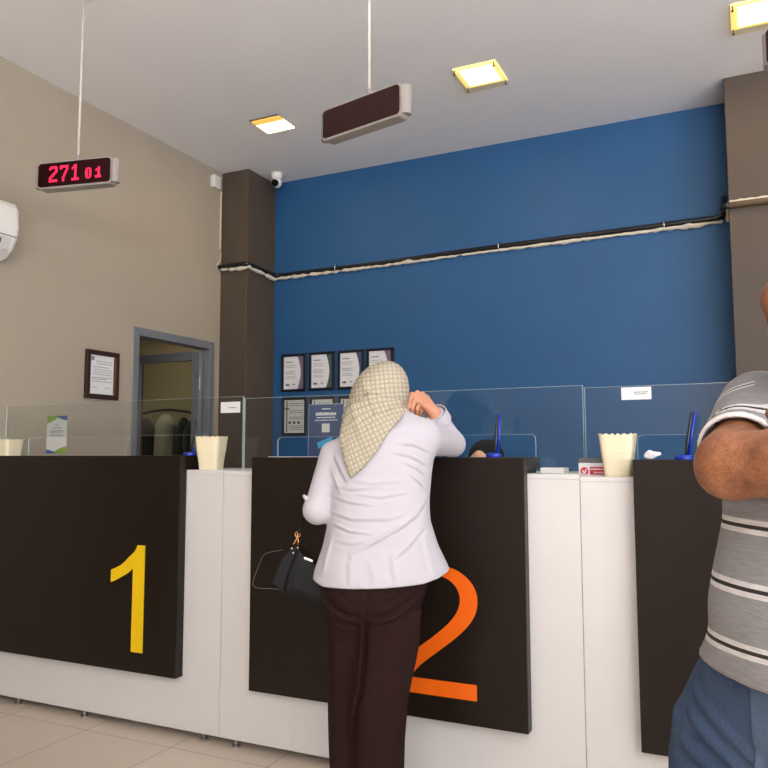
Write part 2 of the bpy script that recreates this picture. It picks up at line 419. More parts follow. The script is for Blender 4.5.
def stack(p, rows, ex=2.0, rot=0.0):
    """rows: (z, cu, cv, ru, rv); elliptical cross-sections along z"""
    R_ = np.array(sorted(rows)); z = np.clip(p[:, 2], R_[0, 0], R_[-1, 0])
    g = np.linspace(R_[0, 0], R_[-1, 0], 160); cols = []
    for i in range(1, 5):
        y = np.interp(g, R_[:, 0], R_[:, i]); yp = np.pad(y, 3, mode='edge'); y = np.convolve(yp, np.ones(7)/7, 'valid'); cols.append(np.interp(z, g, y))
    cu, cv, ru, rv = cols
    x = p[:, 0]-cu; y = p[:, 1]-cv
    if rot: x, y = x*math.cos(rot)+y*math.sin(rot), -x*math.sin(rot)+y*math.cos(rot)
    q = (np.abs(x/ru)**ex+np.abs(y/rv)**ex)**(1/ex)
    gl = np.hypot(x/(ru*ru), y/(rv*rv))
    d = q*(q-1)/np.maximum(gl, 1e-6) if ex == 2.0 else (q-1)*np.minimum(ru, rv)
    d = np.where(q < .3, -.7*np.minimum(ru, rv), d)
    dz = np.maximum(R_[0, 0]-p[:, 2], p[:, 2]-R_[-1, 0])
    return np.where(dz > 0, np.hypot(np.maximum(d, 0), dz), np.maximum(d, dz))
def seg2(p, a, b, ax=(0, 2)):
    a = np.array(a, float); b = np.array(b, float); q = p[:, list(ax)]; d = b-a; t = np.clip(((q-a) @ d)/(d @ d), 0, 1)
    return np.linalg.norm(q-a-t[:, None]*d, axis=1)
def poly_sd(p2, pts):
    P = np.array(pts, float); n = len(P); d = np.full(len(p2), 1e9); s = np.ones(len(p2))
    for i in range(n):
        a, b = P[i], P[(i+1) % n]; e = b-a; w = p2-a; t = np.clip((w @ e)/(e @ e), 0, 1)
        d = np.minimum(d, ((w-t[:, None]*e)**2).sum(1))
        c1 = p2[:, 1] >= a[1]; c2 = p2[:, 1] < b[1]; c3 = e[0]*w[:, 1] > e[1]*w[:, 0]
        fl = (c1 & c2 & c3) | (~c1 & ~c2 & ~c3); s = np.where(fl, -s, s)
    return s*np.sqrt(d)
_rng = np.random.RandomState(3)
_nd = _rng.normal(size=(24, 3)); _nd /= np.linalg.norm(_nd, axis=1)[:, None]; _np = _rng.uniform(0, 6.28, 24)
def noise(p, f, sq=(1, 1, 1)):
    q = p*np.array(sq)*f; o = 0
    for i in range(10):
        o = o+np.sin(q @ _nd[i]*(1+.11*i)+_np[i]+1.6*np.sin(q @ _nd[i+12]*.7+_np[i+12]))
    return o/10
def head_sdf(p, c, fw, tilt=0.0, s=1.0):
    """head in its own frame: x across, y forward, z up; fw = facing angle in the ground plane"""
    q = (p-np.array(c))/s
    f = np.array([math.cos(fw), math.sin(fw), 0]); r = np.array([f[1], -f[0], 0])
    x, y, z = q @ r, q @ f, q[:, 2]
    if tilt: x, z = x*math.cos(tilt)-z*math.sin(tilt), x*math.sin(tilt)+z*math.cos(tilt)
    q = np.stack([np.abs(x), y, z], 1)
    d = ell(q, (0, -.012, .035), (.076, .094, .088))
    d = smin(d, ell(q, (0, .028, -.04), (.058, .06, .076)), .04)
    d = smin(d, ell(q, (0, .066, -.093), (.024, .02, .02)), .03)
    d = smin(d, seg(q, (0, .082, .035), (.034, .074, .032), .010), .02)          # brow
    d = smin(d, ell(q, (.043, .058, -.022), (.022, .022, .02)), .03)              # cheek
    d = smax(d, -(np.linalg.norm(q-np.array([.032, .094, .012]), axis=1)-.014), .014)
    d = smin(d, seg(q, (0, .088, .018), (0, .108, -.022), .007, .011), .012)      # nose
    d = smin(d, ell(q, (.012, .094, -.026), (.008, .009, .007)), .008)
    d = smin(d, ell(q, (0, .086, -.054), (.024, .010, .006)), .006)               # lips
    d = smin(d, ell(q, (0, .084, -.066), (.020, .010, .006)), .006)
    ear = smax(ell(q, (.079, -.012, -.002), (.009, .020, .033)), -ell(q, (.089, -.006, .0), (.007, .010, .02)), .004)
    d = smin(d, ear, .008)
    return d*s
def head_point(c, fw, v, tilt=0.0, s=1.0):
    f = np.array([math.cos(fw), math.sin(fw), 0]); r = np.array([f[1], -f[0], 0])
    x, y, z = v
    if tilt: x, z = x*math.cos(tilt)+z*math.sin(tilt), -x*math.sin(tilt)+z*math.cos(tilt)
    return np.array(c)+s*(x*r+y*f+z*np.array([0, 0, 1]))

# ================================================================== the setting
H, XL, YB = 3.60, -3.90, 5.45
XR, YF = 4.60, -5.0
struct('floor', bx(XL-.1, XR+.1, YF-.1, YB+.1, -.1, 0), m_floor)
LX = [-2.975, -1.425, .118]; LS = .28
struct('ceiling', bx(XL-.1, XR+.1, YF-.1, YB+.1, H, H+.1), m_ceil)
struct('wall_back', bx(XL-.1, XR+.1, YB, YB+.1, 0, H), m_blue)
DY0, DY1, DZ = 4.085, 4.968, 2.158
bm = B()
box(bm, XL-.1, XL, YF, DY0, 0, H); box(bm, XL-.1, XL, DY1, YB, 0, H); box(bm, XL-.1, XL, DY0, DY1, DZ, H)
struct('wall_left', bm, m_beige)
WZ0, WZ1 = .35, 3.1
bm = B()      # street side, behind the visitor: a wide shop window
WX0, WX1 = .3, 4.3
box(bm, XL, WX0, YF-.1, YF, 0, H); box(bm, WX1, XR, YF-.1, YF, 0, H); box(bm, WX0, WX1, YF-.1, YF, 0, WZ0); box(bm, WX0, WX1, YF-.1, YF, WZ1, H)
struct('wall_front', bm, m_beige)
WY0, WY1 = -4.4, 1.2
bm = B()
box(bm, XR, XR+.1, YF, WY0, 0, H); box(bm, XR, XR+.1, WY1, YB, 0, H); box(bm, XR, XR+.1, WY0, WY1, 0, WZ0); box(bm, XR, XR+.1, WY0, WY1, WZ1, H)
struct('wall_right', bm, m_beige)
bm = B()
for i in range(4):
    x = WX0+(WX1-WX0)*i/3; box(bm, x-.03, x+.03, YF-.07, YF-.03, WZ0, WZ1)
box(bm, WX0, WX1, YF-.07, YF-.03, WZ0, WZ0+.05); box(bm, WX0, WX1, YF-.07, YF-.03, WZ1-.05, WZ1)
struct('window_1', bm, m_alu)
bm = B()
for i in range(5):
    y = WY0+(WY1-WY0)*i/4; box(bm, XR+.03, XR+.07, y-.03, y+.03, WZ0, WZ1)
box(bm, XR+.03, XR+.07, WY0, WY1, WZ0, WZ0+.05); box(bm, XR+.03, XR+.07, WY0, WY1, WZ1-.05, WZ1)
struct('window_2', bm, m_alu)
struct('pillar_left', bx(XL+.001, -3.635, 5.05, YB-.001, .001, H-.001), m_brown, bevel=.004)
struct('dark_reflection_block', bx(XL+.001, XL+.32, .2, 1.55, .001, H-.001), m_brown)  # unseen dark mass, added so the counter front panel reflects less light
struct('pillar_right', bx(-.075, 1.0, 5.07, YB-.001, .001, H-.001), m_brown, bevel=.004)
# storeroom seen through the door
struct('wall_storeroom', bx(-7.2, XL-.1, 7.6, 7.7, 0, 2.9), m_dimwall)
struct('wall_storeroom_side', bx(-7.3, -7.2, 2.4, 7.7, 0, 2.9), m_dimwall)
struct('wall_storeroom_near', bx(-7.2, XL-.1, 2.4, 2.5, 0, 2.9), m_dimwall)
struct('wall_storeroom_right', bx(XL-.1, XL, YB+.1, 7.7, 0, 2.9), m_dimwall)
struct('ceiling_storeroom', bx(-7.3, XL-.1, 2.4, 7.7, 2.9, 3.0), m_dimwall)
struct('floor_storeroom', bx(-7.3, XL-.1, 2.4, 7.7, -.1, 0), m_floor)

# ---------------------------------------------------------------- door
d = thing('door_1', 'grey aluminium door frame with its glazed door standing open inwards', 'door', (XL-.05, (DY0+DY1)/2, 0)); d['kind'] = 'structure'
bm = B(); t = .05
box(bm, XL-.102, XL+.012, DY0-.01, DY0+t, 0, DZ+.01); box(bm, XL-.102, XL+.012, DY1-t, DY1+.01, 0, DZ+.01); box(bm, XL-.102, XL+.012, DY0+t, DY1-t, DZ-t, DZ+.01)
obj('door_frame', bm, m_alu, d, bevel=.004)
bm = B(); s = .022
box(bm, XL, XL+.008, DY0-.01-s, DY0-.01, 0, DZ+.01+s); box(bm, XL, XL+.008, DY1+.01, DY1+.01+s, 0, DZ+.01+s); box(bm, XL, XL+.008, DY0-.01, DY1+.01, DZ+.01, DZ+.01+s)
obj('architrave', bm, m_beige, d)
yl = DY1-t-.012; xa, xb = XL-.045, XL-.045-.69; bm = B(); st = .075; yd = yl-.045
box(bm, xa-st, xa, yd, yl, .02, 2.09); box(bm, xb, xb+st, yd, yl, .02, 2.09); box(bm, xb+st, xa-st, yd, yl, 2.02, 2.09); box(bm, xb+st, xa-st, yd, yl, .02, .2)
leaf = obj('door_leaf', bm, m_alu, d, bevel=.004)
m_doorglass = glassy('door_glass', (.8, .82, .78, 1), 1.45)
obj('glass_pane', bx(xb+st, xa-st, yd+.018, yd+.026, .2, 2.02), m_doorglass, leaf)
for z in (1.83, .35):
    obj('hinge', tube(B(), [(XL-.040, yd-.004, z-.05), (XL-.040, yd-.004, z+.05)], .009), m_metal, leaf)
bm = B(); y = DY0+t
for i in range(26):
    z = i*.08; box(bm, XL-.19-random.uniform(0, .035), XL-.104, DY0-.05, DY0+t+.0+random.uniform(-.004, .022), z, z+.08)
struct('trim_1', bm, m_brick)

# ---------------------------------------------------------------- coats in the storeroom
def coat(name, label, cat, cx, cy, top, w, dpt, ln, material, group=None, seed=0):
    def fn(p):
        d_ = stack(p, [(top-ln, cx, cy, w*.5, dpt*.5), (top-ln*.5, cx, cy, w*.46, dpt*.5), (top-.10, cx, cy, w*.48, dpt*.45), (top-.035, cx, cy, w*.40, dpt*.35), (top, cx, cy, w*.14, dpt*.2)])
        d_ = smin(d_, seg(p, (cx-w*.38, cy, top-.14), (cx-w*.52, cy-.02, top-ln*.75), .055, .045), .05)
        d_ = smin(d_, seg(p, (cx+w*.38, cy, top-.14), (cx+w*.52, cy-.02, top-ln*.75), .055, .045), .05)
        return d_+noise(p+seed, 20, (1, 1, .4))*.020
    me = sdf_mesh(name, fn, (cx-w*.8, cy-dpt, top-ln-.08), (cx+w*.8, cy+dpt, top+.08), .02)
    o = link_mesh(name, me, material); tag(o, label, cat, group); return o
Yc = 7.0
pc = at(166, 430, Y=Yc)
def sx(px): return at(px, 440, Y=Yc)[0]
sc_ = abs(sx(167)-sx(166))
ztop = at(166, 416, Y=Yc)[2]
rk = thing('coat_rail', 'dark metal coat rail standing in the storeroom behind the door', 'coat rail', (sx(163), Yc, 0))
bm = B(); xa_, xb_ = sx(136), sx(196)
pts = [(xa_+(xb_-xa_)*i/14, Yc, ztop+.02+.05*math.sin(PI*i/14)) for i in range(15)]
obj('rail', tube(bm, pts, .016), m_black, rk, smooth=True)
for x in (xa_, xb_): obj('post', tube(B(), [(x, Yc, 0.02), (x, Yc, ztop+.02)], .014), m_black, rk); obj('foot', bx(x-.02, x+.02, Yc-.22, Yc+.22, 0, .03), m_black, rk)
coat('jacket', 'grey jacket hanging from the storeroom rail, seen through the open door', 'jacket', sx(166), Yc-.02, ztop+.01, .21, .2, 1.0, m_greycloth)
coat('coat', 'black coat hanging left of the grey jacket in the storeroom', 'coat', sx(146), Yc, ztop-.03, .20, .22, 1.1, m_coat, 'dark coats on the storeroom rail', 1)
coat('coat', 'charcoal coat hanging just right of the grey jacket in the storeroom', 'coat', sx(182), Yc+.02, ztop-.02, .11, .2, 1.0, m_coat2, 'dark coats on the storeroom rail', 2)
coat('coat', 'black coat at the hinge end of the storeroom rail', 'coat', sx(193), Yc-.02, ztop-.06, .13, .2, 1.1, m_coat, 'dark coats on the storeroom rail', 3)

# ---------------------------------------------------------------- counters
YC, YP = 2.85, 2.80
units = [  # x0, x1, top of white body, panel x0, x1, panel top
    (XL+.004, -2.1645, 1.198, -3.585, -2.372, 1.264),
    (-2.1625, -.5745, 1.195, -1.976, -.766, 1.257),
    (-.5725, 1.02, 1.187, -.380, .83, 1.249)]
labels = ['white service counter with the yellow number 1 on its dark front panel',
          'white service counter with the orange number 2 on its dark front panel',
          'white service counter behind the man in the striped polo, dark panel without visible number']
SHELF = .24; PT = .05
one = [(763, 0), (583, 0), (583, 1147), (560, 1126), (518, 1090), (470, 1055), (412, 1023), (350, 988), (290, 957), (223, 930), (223, 1104),
       (300, 1138), (374, 1175), (437, 1222), (487, 1276), (545, 1325), (600, 1377), (630, 1422), (647, 1472), (763, 1472)]
def qb(pts, n=5):
    """TrueType style quadratic outline: ((x, y), on-curve?)"""
    out = []; N = len(pts); full = []
    for i, (p, on) in enumerate(pts):
        full.append((p, on)); q, on2 = pts[(i+1) % N]
        if not on and not on2: full.append((((p[0]+q[0])/2, (p[1]+q[1])/2), True))
    i = 0; N = len(full)
    while i < N:
        p, on = full[i]
        if on: out.append(p)
        else:
            a = full[i-1][0]; c = full[(i+1) % N][0]
            for k in range(1, n): t = k/n; out.append(((1-t)**2*a[0]+2*t*(1-t)*p[0]+t*t*c[0], (1-t)**2*a[1]+2*t*(1-t)*p[1]+t*t*c[1]))
        i += 1
    return out
T_, N_ = True, False
two = qb([((1031, 173), T_), ((1031, 0), T_), ((62, 0), T_), ((60, 65), N_), ((83, 125), T_), ((121, 227), N_), ((204, 326), T_), ((288, 425), N_), ((446, 554), T_),
          ((691, 755), N_), ((777, 872), T_), ((863, 990), N_), ((863, 1094), T_), ((863, 1204), N_), ((784, 1279), T_), ((706, 1354), N_), ((580, 1354), T_),
          ((447, 1354), N_), ((367, 1274), T_), ((287, 1194), N_), ((286, 1053), T_), ((101, 1072), T_), ((120, 1284), N_), ((247, 1375), T_), ((373, 1472), N_), ((584, 1472), T_),
          ((798, 1472), N_), ((923, 1360), T_), ((1048, 1248), N_), ((1048, 1090), T_), ((1048, 1004), N_), ((1013, 922), T_), ((978, 843), N_), ((896, 751), T_),
          ((815, 659), N_), ((626, 500), T_), ((468, 366), N_), ((423, 319), T_), ((378, 271), N_), ((340, 222), T_), ((308, 173), T_)])
for i, (x0, x1, zt, px0, px1, pt) in enumerate(units):
    c_ = thing('service_counter', labels[i], 'counter', ((x0+x1)/2, YC, 0), 0, 'service counters')
    bm = B(); box(bm, x0, x1, YC, YC+.018, .035, zt-.018); box(bm, x0, x0+.018, YC+.018, YC+.5, .035, zt-.018); box(bm, x1-.018, x1, YC+.018, YC+.5, .035, zt-.018); box(bm, x0+.018, x1-.018, YC+.482, YC+.5, .035, zt-.018); box(bm, x0+.018, x1-.018, YC+.018, YC+.482, .035, .053)
    obj('body', bm, m_white_lam, c_, bevel=.0012, seg=1)
    obj('worktop', bx(x0, x1, YC, YC+.5, zt-.0175, zt), m_white_lam, c_, bevel=.0015)
    pan = obj('front_panel', bx(px0, px1, YP, YP+PT-.001, .270, pt), m_dark_lam, c_, bevel=.0015)
    bm = B(); box(bm, px0, px1, YP+PT-.001, YP+SHELF, pt-.045, pt); box(bm, px0+.01, px0+.03, YP+PT, YP+SHELF-.02, zt, pt-.045); box(bm, px1-.03, px1-.01, YP+PT, YP+SHELF-.02, zt, pt-.045)
    obj('raised_shelf', bm, m_dark_lam, c_, bevel=.0015)
    if i == 0:
        k = .486/1472; kx = .203/540
        n_ = obj('numeral', prism(B(), [(-2.768+(a-223)*kx, .362+b*k) for a, b in one], XZ(YP), -.005, -.0002), m_yellow, pan); n_['label'] = 'yellow numeral 1'
    if i == 1:
        k = .486/1472; kx = k*1.12
        n_ = obj('numeral', prism(B(), [(-.957-(1031-a)*kx, .361+b*k) for a, b in two], XZ(YP), -.005, -.0002), m_orange, pan); n_['label'] = 'orange numeral 2'
    fx = [x0+.07, x1-.07] + [x0+(x1-x0)*q for q in (.27, .55)]
    if i == 0: fx = [at(204, 739, Y=YC+.022)[0], at(84, 715, Y=YC+.022)[0], -3.45]
    if i == 1: fx = [at(236, 745, Y=YC+.022)[0], x1-.09, -1.55, -1.1]
    for x in fx:
        obj('foot', lathe(B(), [(.018, 0), (.018, .008), (.010, .012), (.010, .036)], (x, YC+.024, 0), 14), m_metal, c_, smooth=False)
        obj('foot', lathe(B(), [(.018, 0), (.018, .008), (.010, .012), (.010, .036)], (x, YC+.45, 0), 14), m_metal, c_, smooth=False)

# ---------------------------------------------------------------- glass screens
GY = 3.055; GT = .010
panes = [(XL+.035, -2.211, 1.549, -3.670, -2.43, 1.366, 0, 'clear glass screen standing on counter 1, nearest the door'),
         (-2.205, -.595, 1.538, -2.012, -.787, 1.348, 1, 'clear glass screen standing on the middle counter, behind the woman'),
         (-.589, 1.02, 1.528, -.394, .84, 1.340, 2, 'clear glass screen behind the man, with a white notice card')]
for x0, x1, zt, c0, c1, cz, u, lb in panes:
    zb = units[u][2]+.0005; r = .02
    arc = lambda cx, cz_, a0, a1: [(cx+r*math.cos(math.radians(a0+(a1-a0)*k/4)), cz_+r*math.sin(math.radians(a0+(a1-a0)*k/4))) for k in range(5)]
    pts = [(x0, zb), (c0, zb)] + arc(c0+r, cz-r, 180, 90) + arc(c1-r, cz-r, 90, 0) + [(c1, zb), (x1, zb), (x1, zt), (x0, zt)]
    bm = prism(B(), pts, XZ(GY), 0, GT)
    bmesh.ops.recalc_face_normals(bm, faces=list(bm.faces))
    bmesh.ops.bevel(bm, geom=[e for e in bm.edges if abs(e.verts[0].co.y-e.verts[1].co.y) < 1e-5], offset=.0010, segments=1, affect='EDGES')
    bm.normal_update()
    for f in bm.faces: f.material_index = 0 if abs(f.normal.y) > .9 else 1
    o = obj('glass_screen', bm, [m_glass, m_glassedge]); recenter(o); tag(o, lb, 'glass screen', 'glass screens along the counters')

# ---------------------------------------------------------------- notice cards on the glass
def card(px0, px1, py0, py1, label, lines):
    a = at(px0, py1, Y=GY-.003); b = at(px1, py0, Y=GY-.003)
    t_ = thing('notice_card', label, 'notice', ((a[0]+b[0])/2, GY-.003, a[2]), 0, 'white notice cards on the glass screens')
    obj('sheet', bx(a[0], b[0], GY-.0016, GY-.0002, a[2], b[2]), m_paper, t_)
    bm = B(); w = b[0]-a[0]; h = b[2]-a[2]
    for l0, l1, zz in lines:
        x = a[0]+w*l0
        while x < a[0]+w*l1:
            q = random.uniform(.004, .009); box(bm, x, min(x+q, a[0]+w*l1), GY-.0022, GY-.0016, a[2]+h*zz, a[2]+h*(zz+.09)); x += q+.0025
    obj('lettering', bm, m_ink, t_)
card(220.5, 240, 401.5, 413, 'small white notice card on the counter 1 glass, in front of the dark pillar', [(.42, .82, .42)])
card(621.5, 651, 386.5, 400, 'white notice card at the top of the glass above the right cream tub', [(.42, .9, .55), (.45, .85, .40)])

# ---------------------------------------------------------------- cream tubs
def make_tub(loc, rz, label):
    t_ = thing('plastic_tub', label, 'tub', loc, rz, 'cream tubs on the counters')
    bm = B(); N = 64
    def ring(half, z, wav=0, ins=0):
        out = []
        for k in range(N):
            a = 2*PI*k/N; c, s = math.cos(a), math.sin(a); e = 5.5
            q = (abs(c)**e+abs(s)**e)**(-1/e)
            zz = z+(wav*abs(math.sin(a*10)) if wav else 0)
            out.append(bm.verts.new(((half-ins)*q*c, (half-ins)*q*s, zz)))
        return out
    Hh = .150
    prof = [(.0455, 0), (.0465, .004), (.0523, .060), (.0533, .0605), (.0557, .085), (.0567, .0855), (.0620, .142)]
    R_ = [ring(a, z) for a, z in prof]+[ring(.0638, .148, .009), ring(.0638, .148, .009, .0022), ring(.0618, .140, 0, .0022), ring(.0455, .006, 0, .0022)]
    for a, b in zip(R_, R_[1:]):
        for k in range(N): bm.faces.new((a[k], a[(k+1) % N], b[(k+1) % N], b[k]))
    bm.faces.new(R_[0][::-1]); bm.faces.new(R_[-1])
    o = obj('tub', bm, m_cream, t_, local=True)
    return t_
tub = make_tub((-2.297, 2.93, units[0][2]), math.radians(14), 'cream scallop-rimmed plastic tub beside the number 1 panel, in front of the door')
dup(tub, (-3.703, 2.95, units[0][2]), math.radians(5), 'cream scallop-rimmed plastic tub by the left wall, half hidden behind panel 1')
dup(tub, (-.4495, 2.945, units[2][2]), 0, 'cream scallop-rimmed plastic tub next to the white crumpled tissue and red sign')

# ---------------------------------------------------------------- pens on stands
def pen_stand(px, py, Y, zt, label, lean, fin=1.02):
    p = at(px, py, Y=Y); z = zt
    t_ = thing('desk_pen', label, 'pen', (p[0], Y, z), 0, 'blue desk pens in their stands')
    obj('stand_base', lathe(B(), [(.030, 0), (.031, .004), (.031, .010), (.026, .015), (.010, .018)], (p[0], Y, z), 24), m_penblue, t_, smooth=False)
    a = Vector((p[0]+.006, Y, z+.016)); dv = Vector((lean, .01, .150))
    obj('pen', tube(B(), [a, a+dv*.05, a+dv*.35, a+dv*.9, a+dv], [.003, .005, .006, .0055, .004], 10), m_black, t_, smooth=True)
    o_ = Vector((.010, .003, 0)); obj('holder_fin', tube(B(), [a+o_-Vector((0, 0, .004)), a+o_+dv*.5*fin, a+o_+dv*fin], [.006, .0055, .0045], 8), m_penblue, t_, smooth=True)
pen_stand(494, 456, 2.91, units[1][5], 'blue desk pen upright in its stand on the middle counter, beside the staff member', .006)
pen_stand(684, 457, 2.91, units[2][5], 'blue desk pen leaning in its stand beside the man\'s elbow', .024)
pen_stand(190, 456, 2.90, units[0][5], 'blue desk pen standing behind the cream tub at the end of panel 1', .022, .15)

# ---------------------------------------------------------------- leaflet stands
def plaque(name, cx, y, z, w, h, lean, rz, label, cat):
    t_ = thing(name, label, cat, (cx, y, z), rz)
    L = math.tan(lean)
    f = lambda a, b, t: (a, b*L+t, b)
    return t_, f
p0 = at(56.3, 456, Y=3.07)
w, h = .160, .212
t_, f = plaque('leaflet', p0[0], GY+GT+.003, 1.272, w, h, 0, 0, 'white leaflet with green and blue corners stuck behind the counter 1 glass', 'leaflet')
lf = obj('sheet', prism(B(), [(-w/2+.003, .004), (w/2-.003, .004), (w/2-.003, h-.002), (-w/2+.003, h-.002)], f, -.0012, -.0002), m_paper2, t_, local=True)
crv = lambda x0, x1, za, zb, k: [(x0+(x1-x0)*i/8, za+(zb-za)*(i/8)**k) for i in range(9)]
W2 = w/2-.003
obj('green_corner', prism(B(), [(-W2, h-.002)]+crv(-W2, W2*.3, h-.042, h-.002, 1.6), f, -.0018, -.0012), m_green, lf, local=True)
obj('blue_corner', prism(B(), [(W2, h-.002)]+crv(W2, -W2*.1, h-.027, h-.002, 1.8), f, -.0018, -.0012), m_blueprint, lf, local=True)
obj('blue_corner', prism(B(), [(-W2, .004)]+crv(-W2, W2*.1, .026, .004, 1.6), f, -.0018, -.0012), m_blueprint, lf, local=True)
obj('green_corner', prism(B(), [(W2, .004)]+crv(W2, -W2*.4, .042, .004, 1.7), f, -.0018, -.0012), m_green, lf, local=True)
bm = B()
for zz, l0, l1, th in ((.158, -.014, .014, .004), (.142, -.035, .035, .004), (.128, -.052, .052, .003), (.121, -.052, .052, .003), (.114, -.052, .04, .003), (.101, -.058, .058, .004)):
    prism(bm, [(l0, zz), (l1, zz), (l1, zz+th), (l0, zz+th)], f, -.0018, -.0012)
obj('lettering', bm, m_ink, lf, local=True)

p0 = at(325, 455, Y=3.17); w, h = .186, .310
t_, f = plaque('sign_holder', p0[0], 3.17, units[1][2], w, h, math.radians(2), 0, 'navy blue printed sign in a clear upright holder left of the woman', 'sign')
m_acr = glassy('clear_acrylic', (.95, .97, .97, 1), 1.45)
obj('holder', prism(B(), [(-w/2-.003, 0), (w/2+.003, 0), (w/2+.003, h+.003), (-w/2-.003, h+.003)], f, .0005, .003), m_glassedge, t_, local=True)
obj('foot', prism(B(), [(-w/2, 0), (w/2, 0), (w/2, .003), (-w/2, .003)], lambda a, b, t: (a, t, b), 0, .07), m_glassedge, t_, local=True)
sg = obj('printed_sheet', prism(B(), [(-w/2, .003), (w/2, .003), (w/2, h), (-w/2, h)], f, -.001, .0003), m_navy, t_, local=True)
bm = B()
def words(bm, x0, x1, z, th, f, t=-.002, q0=.004, q1=.008, gap=.0018):
    x = x0
    while x < x1:
        q = random.uniform(q0, q1); prism(bm, [(x, z), (min(x+q, x1), z), (min(x+q, x1), z+th*random.uniform(.8, 1.1)), (x, z+th*.98)], f, t, t+.0006); x += q+gap
words(bm, -.056, .056, .258, .014, f); words(bm, -.050, .050, .245, .006, f); words(bm, -.062, .062, .233, .004, f); words(bm, -.022, .024, .286, .006, f)
obj('lettering', bm, m_paper, sg, local=True)
obj('pale_square', prism(B(), [(-.021, .178), (.021, .178), (.021, .219), (-.021, .219)], f, -.002, -.001), m_paper2, sg, local=True)
cb = [( -.036, .052), (.030, .078), (.036, .098), (-.030, .072)]
obj('cyan_tag', prism(B(), [(-.046, .128), (-.036, .100), (.044, .130), (.034, .158)], f, -.0022, -.0015), m_cyan, sg, local=True)

# ---------------------------------------------------------------- paper, tissue, counter signs
a = at(268, 456, Y=2.86)
o = obj('paper_sheet', prism(B(), [(-1.93, 2.86), (-1.70, 2.84), (-1.69, 2.99), (-1.92, 3.0)], lambda a, b, t: (a, b, units[1][5]+t), .0003, .0025), m_paper); recenter(o); tag(o, 'loose white paper sheet lying on counter 2 before the navy sign', 'paper')
pt_ = at(653, 456, Y=2.87); zt = units[2][5]
def fn(p):
    d_ = np.full(len(p), 1e9); r_ = np.random.RandomState(8)
    for i in range(9):
        c = np.array([pt_[0]-.018+.036*r_.rand(), 2.87+.02*r_.rand(), zt+.009+.012*r_.rand()])
        d_ = smin(d_, ell(p, c, (.008+.009*r_.rand(), .010, .006+.006*r_.rand())), .004)
    d_ = smin(d_, ell(p, (pt_[0]-.012, 2.875, zt+.022), (.012, .01, .010)), .004)
    return smax(d_+noise(p, 260)*.0025, zt+.0006-p[:, 2], .002)
o = link_mesh('crumpled_tissue', sdf_mesh('crumpled_tissue', fn, (pt_[0]-.05, 2.83, zt-.01), (pt_[0]+.05, 2.93, zt+.05), .002), m_tissue); recenter(o)
tag(o, 'white crumpled tissue on the dark counter edge beside the cream tub', 'tissue')
YS = 2.99; a = at(577, 476, Y=YS); b = at(605.5, 463, Y=YS); z0 = units[2][2]
t_ = thing('counter_sign', 'small white sign with red circle and red block beside the right tub', 'sign', (-.57, YS, z0))
f = lambda x, z, t: (x, YS+t, z)
obj('board', bx(-.604, -.49, YS, YS+.006, z0+.0004, z0+.048), m_paper, t_)
x_ = -.604
obj('top_strip', bx(x_, -.49, YS, YS+.006, z0+.0485, z0+.066), m_cardboard, t_)
circ = lambda cx, cz, r, n=24: [(cx+r*math.cos(2*PI*k/n), cz+r*math.sin(2*PI*k/n)) for k in range(n)]
obj('red_circle', prism(B(), circ(x_+.021, z0+.017, .0155), f, -.0012, -.0001), m_red, t_)
obj('red_block', bx(x_+.042, -.500, YS-.0012, YS-.0001, z0+.004, z0+.034), m_red, t_)
bm = B(); prism(bm, [(x_+.012, z0+.020), (x_+.016, z0+.022), (x_+.021, z0+.014), (x_+.027, z0+.026), (x_+.031, z0+.025), (x_+.022, z0+.006), (x_+.019, z0+.006)], f, -.0018, -.0011)
words(bm, x_+.046, -.502, z0+.022, .006, f, -.0018); words(bm, x_+.056, -.502, z0+.010, .005, f, -.0018)
obj('white_mark', bm, m_paper, t_)
o = obj('paper_pad', bx(-.738, -.648, 2.93, 3.02, units[1][2]+.0003, units[1][2]+.022), m_paper2, bevel=.002); recenter(o); tag(o, 'small pale paper pad on the white worktop right of panel 2', 'paper pad')

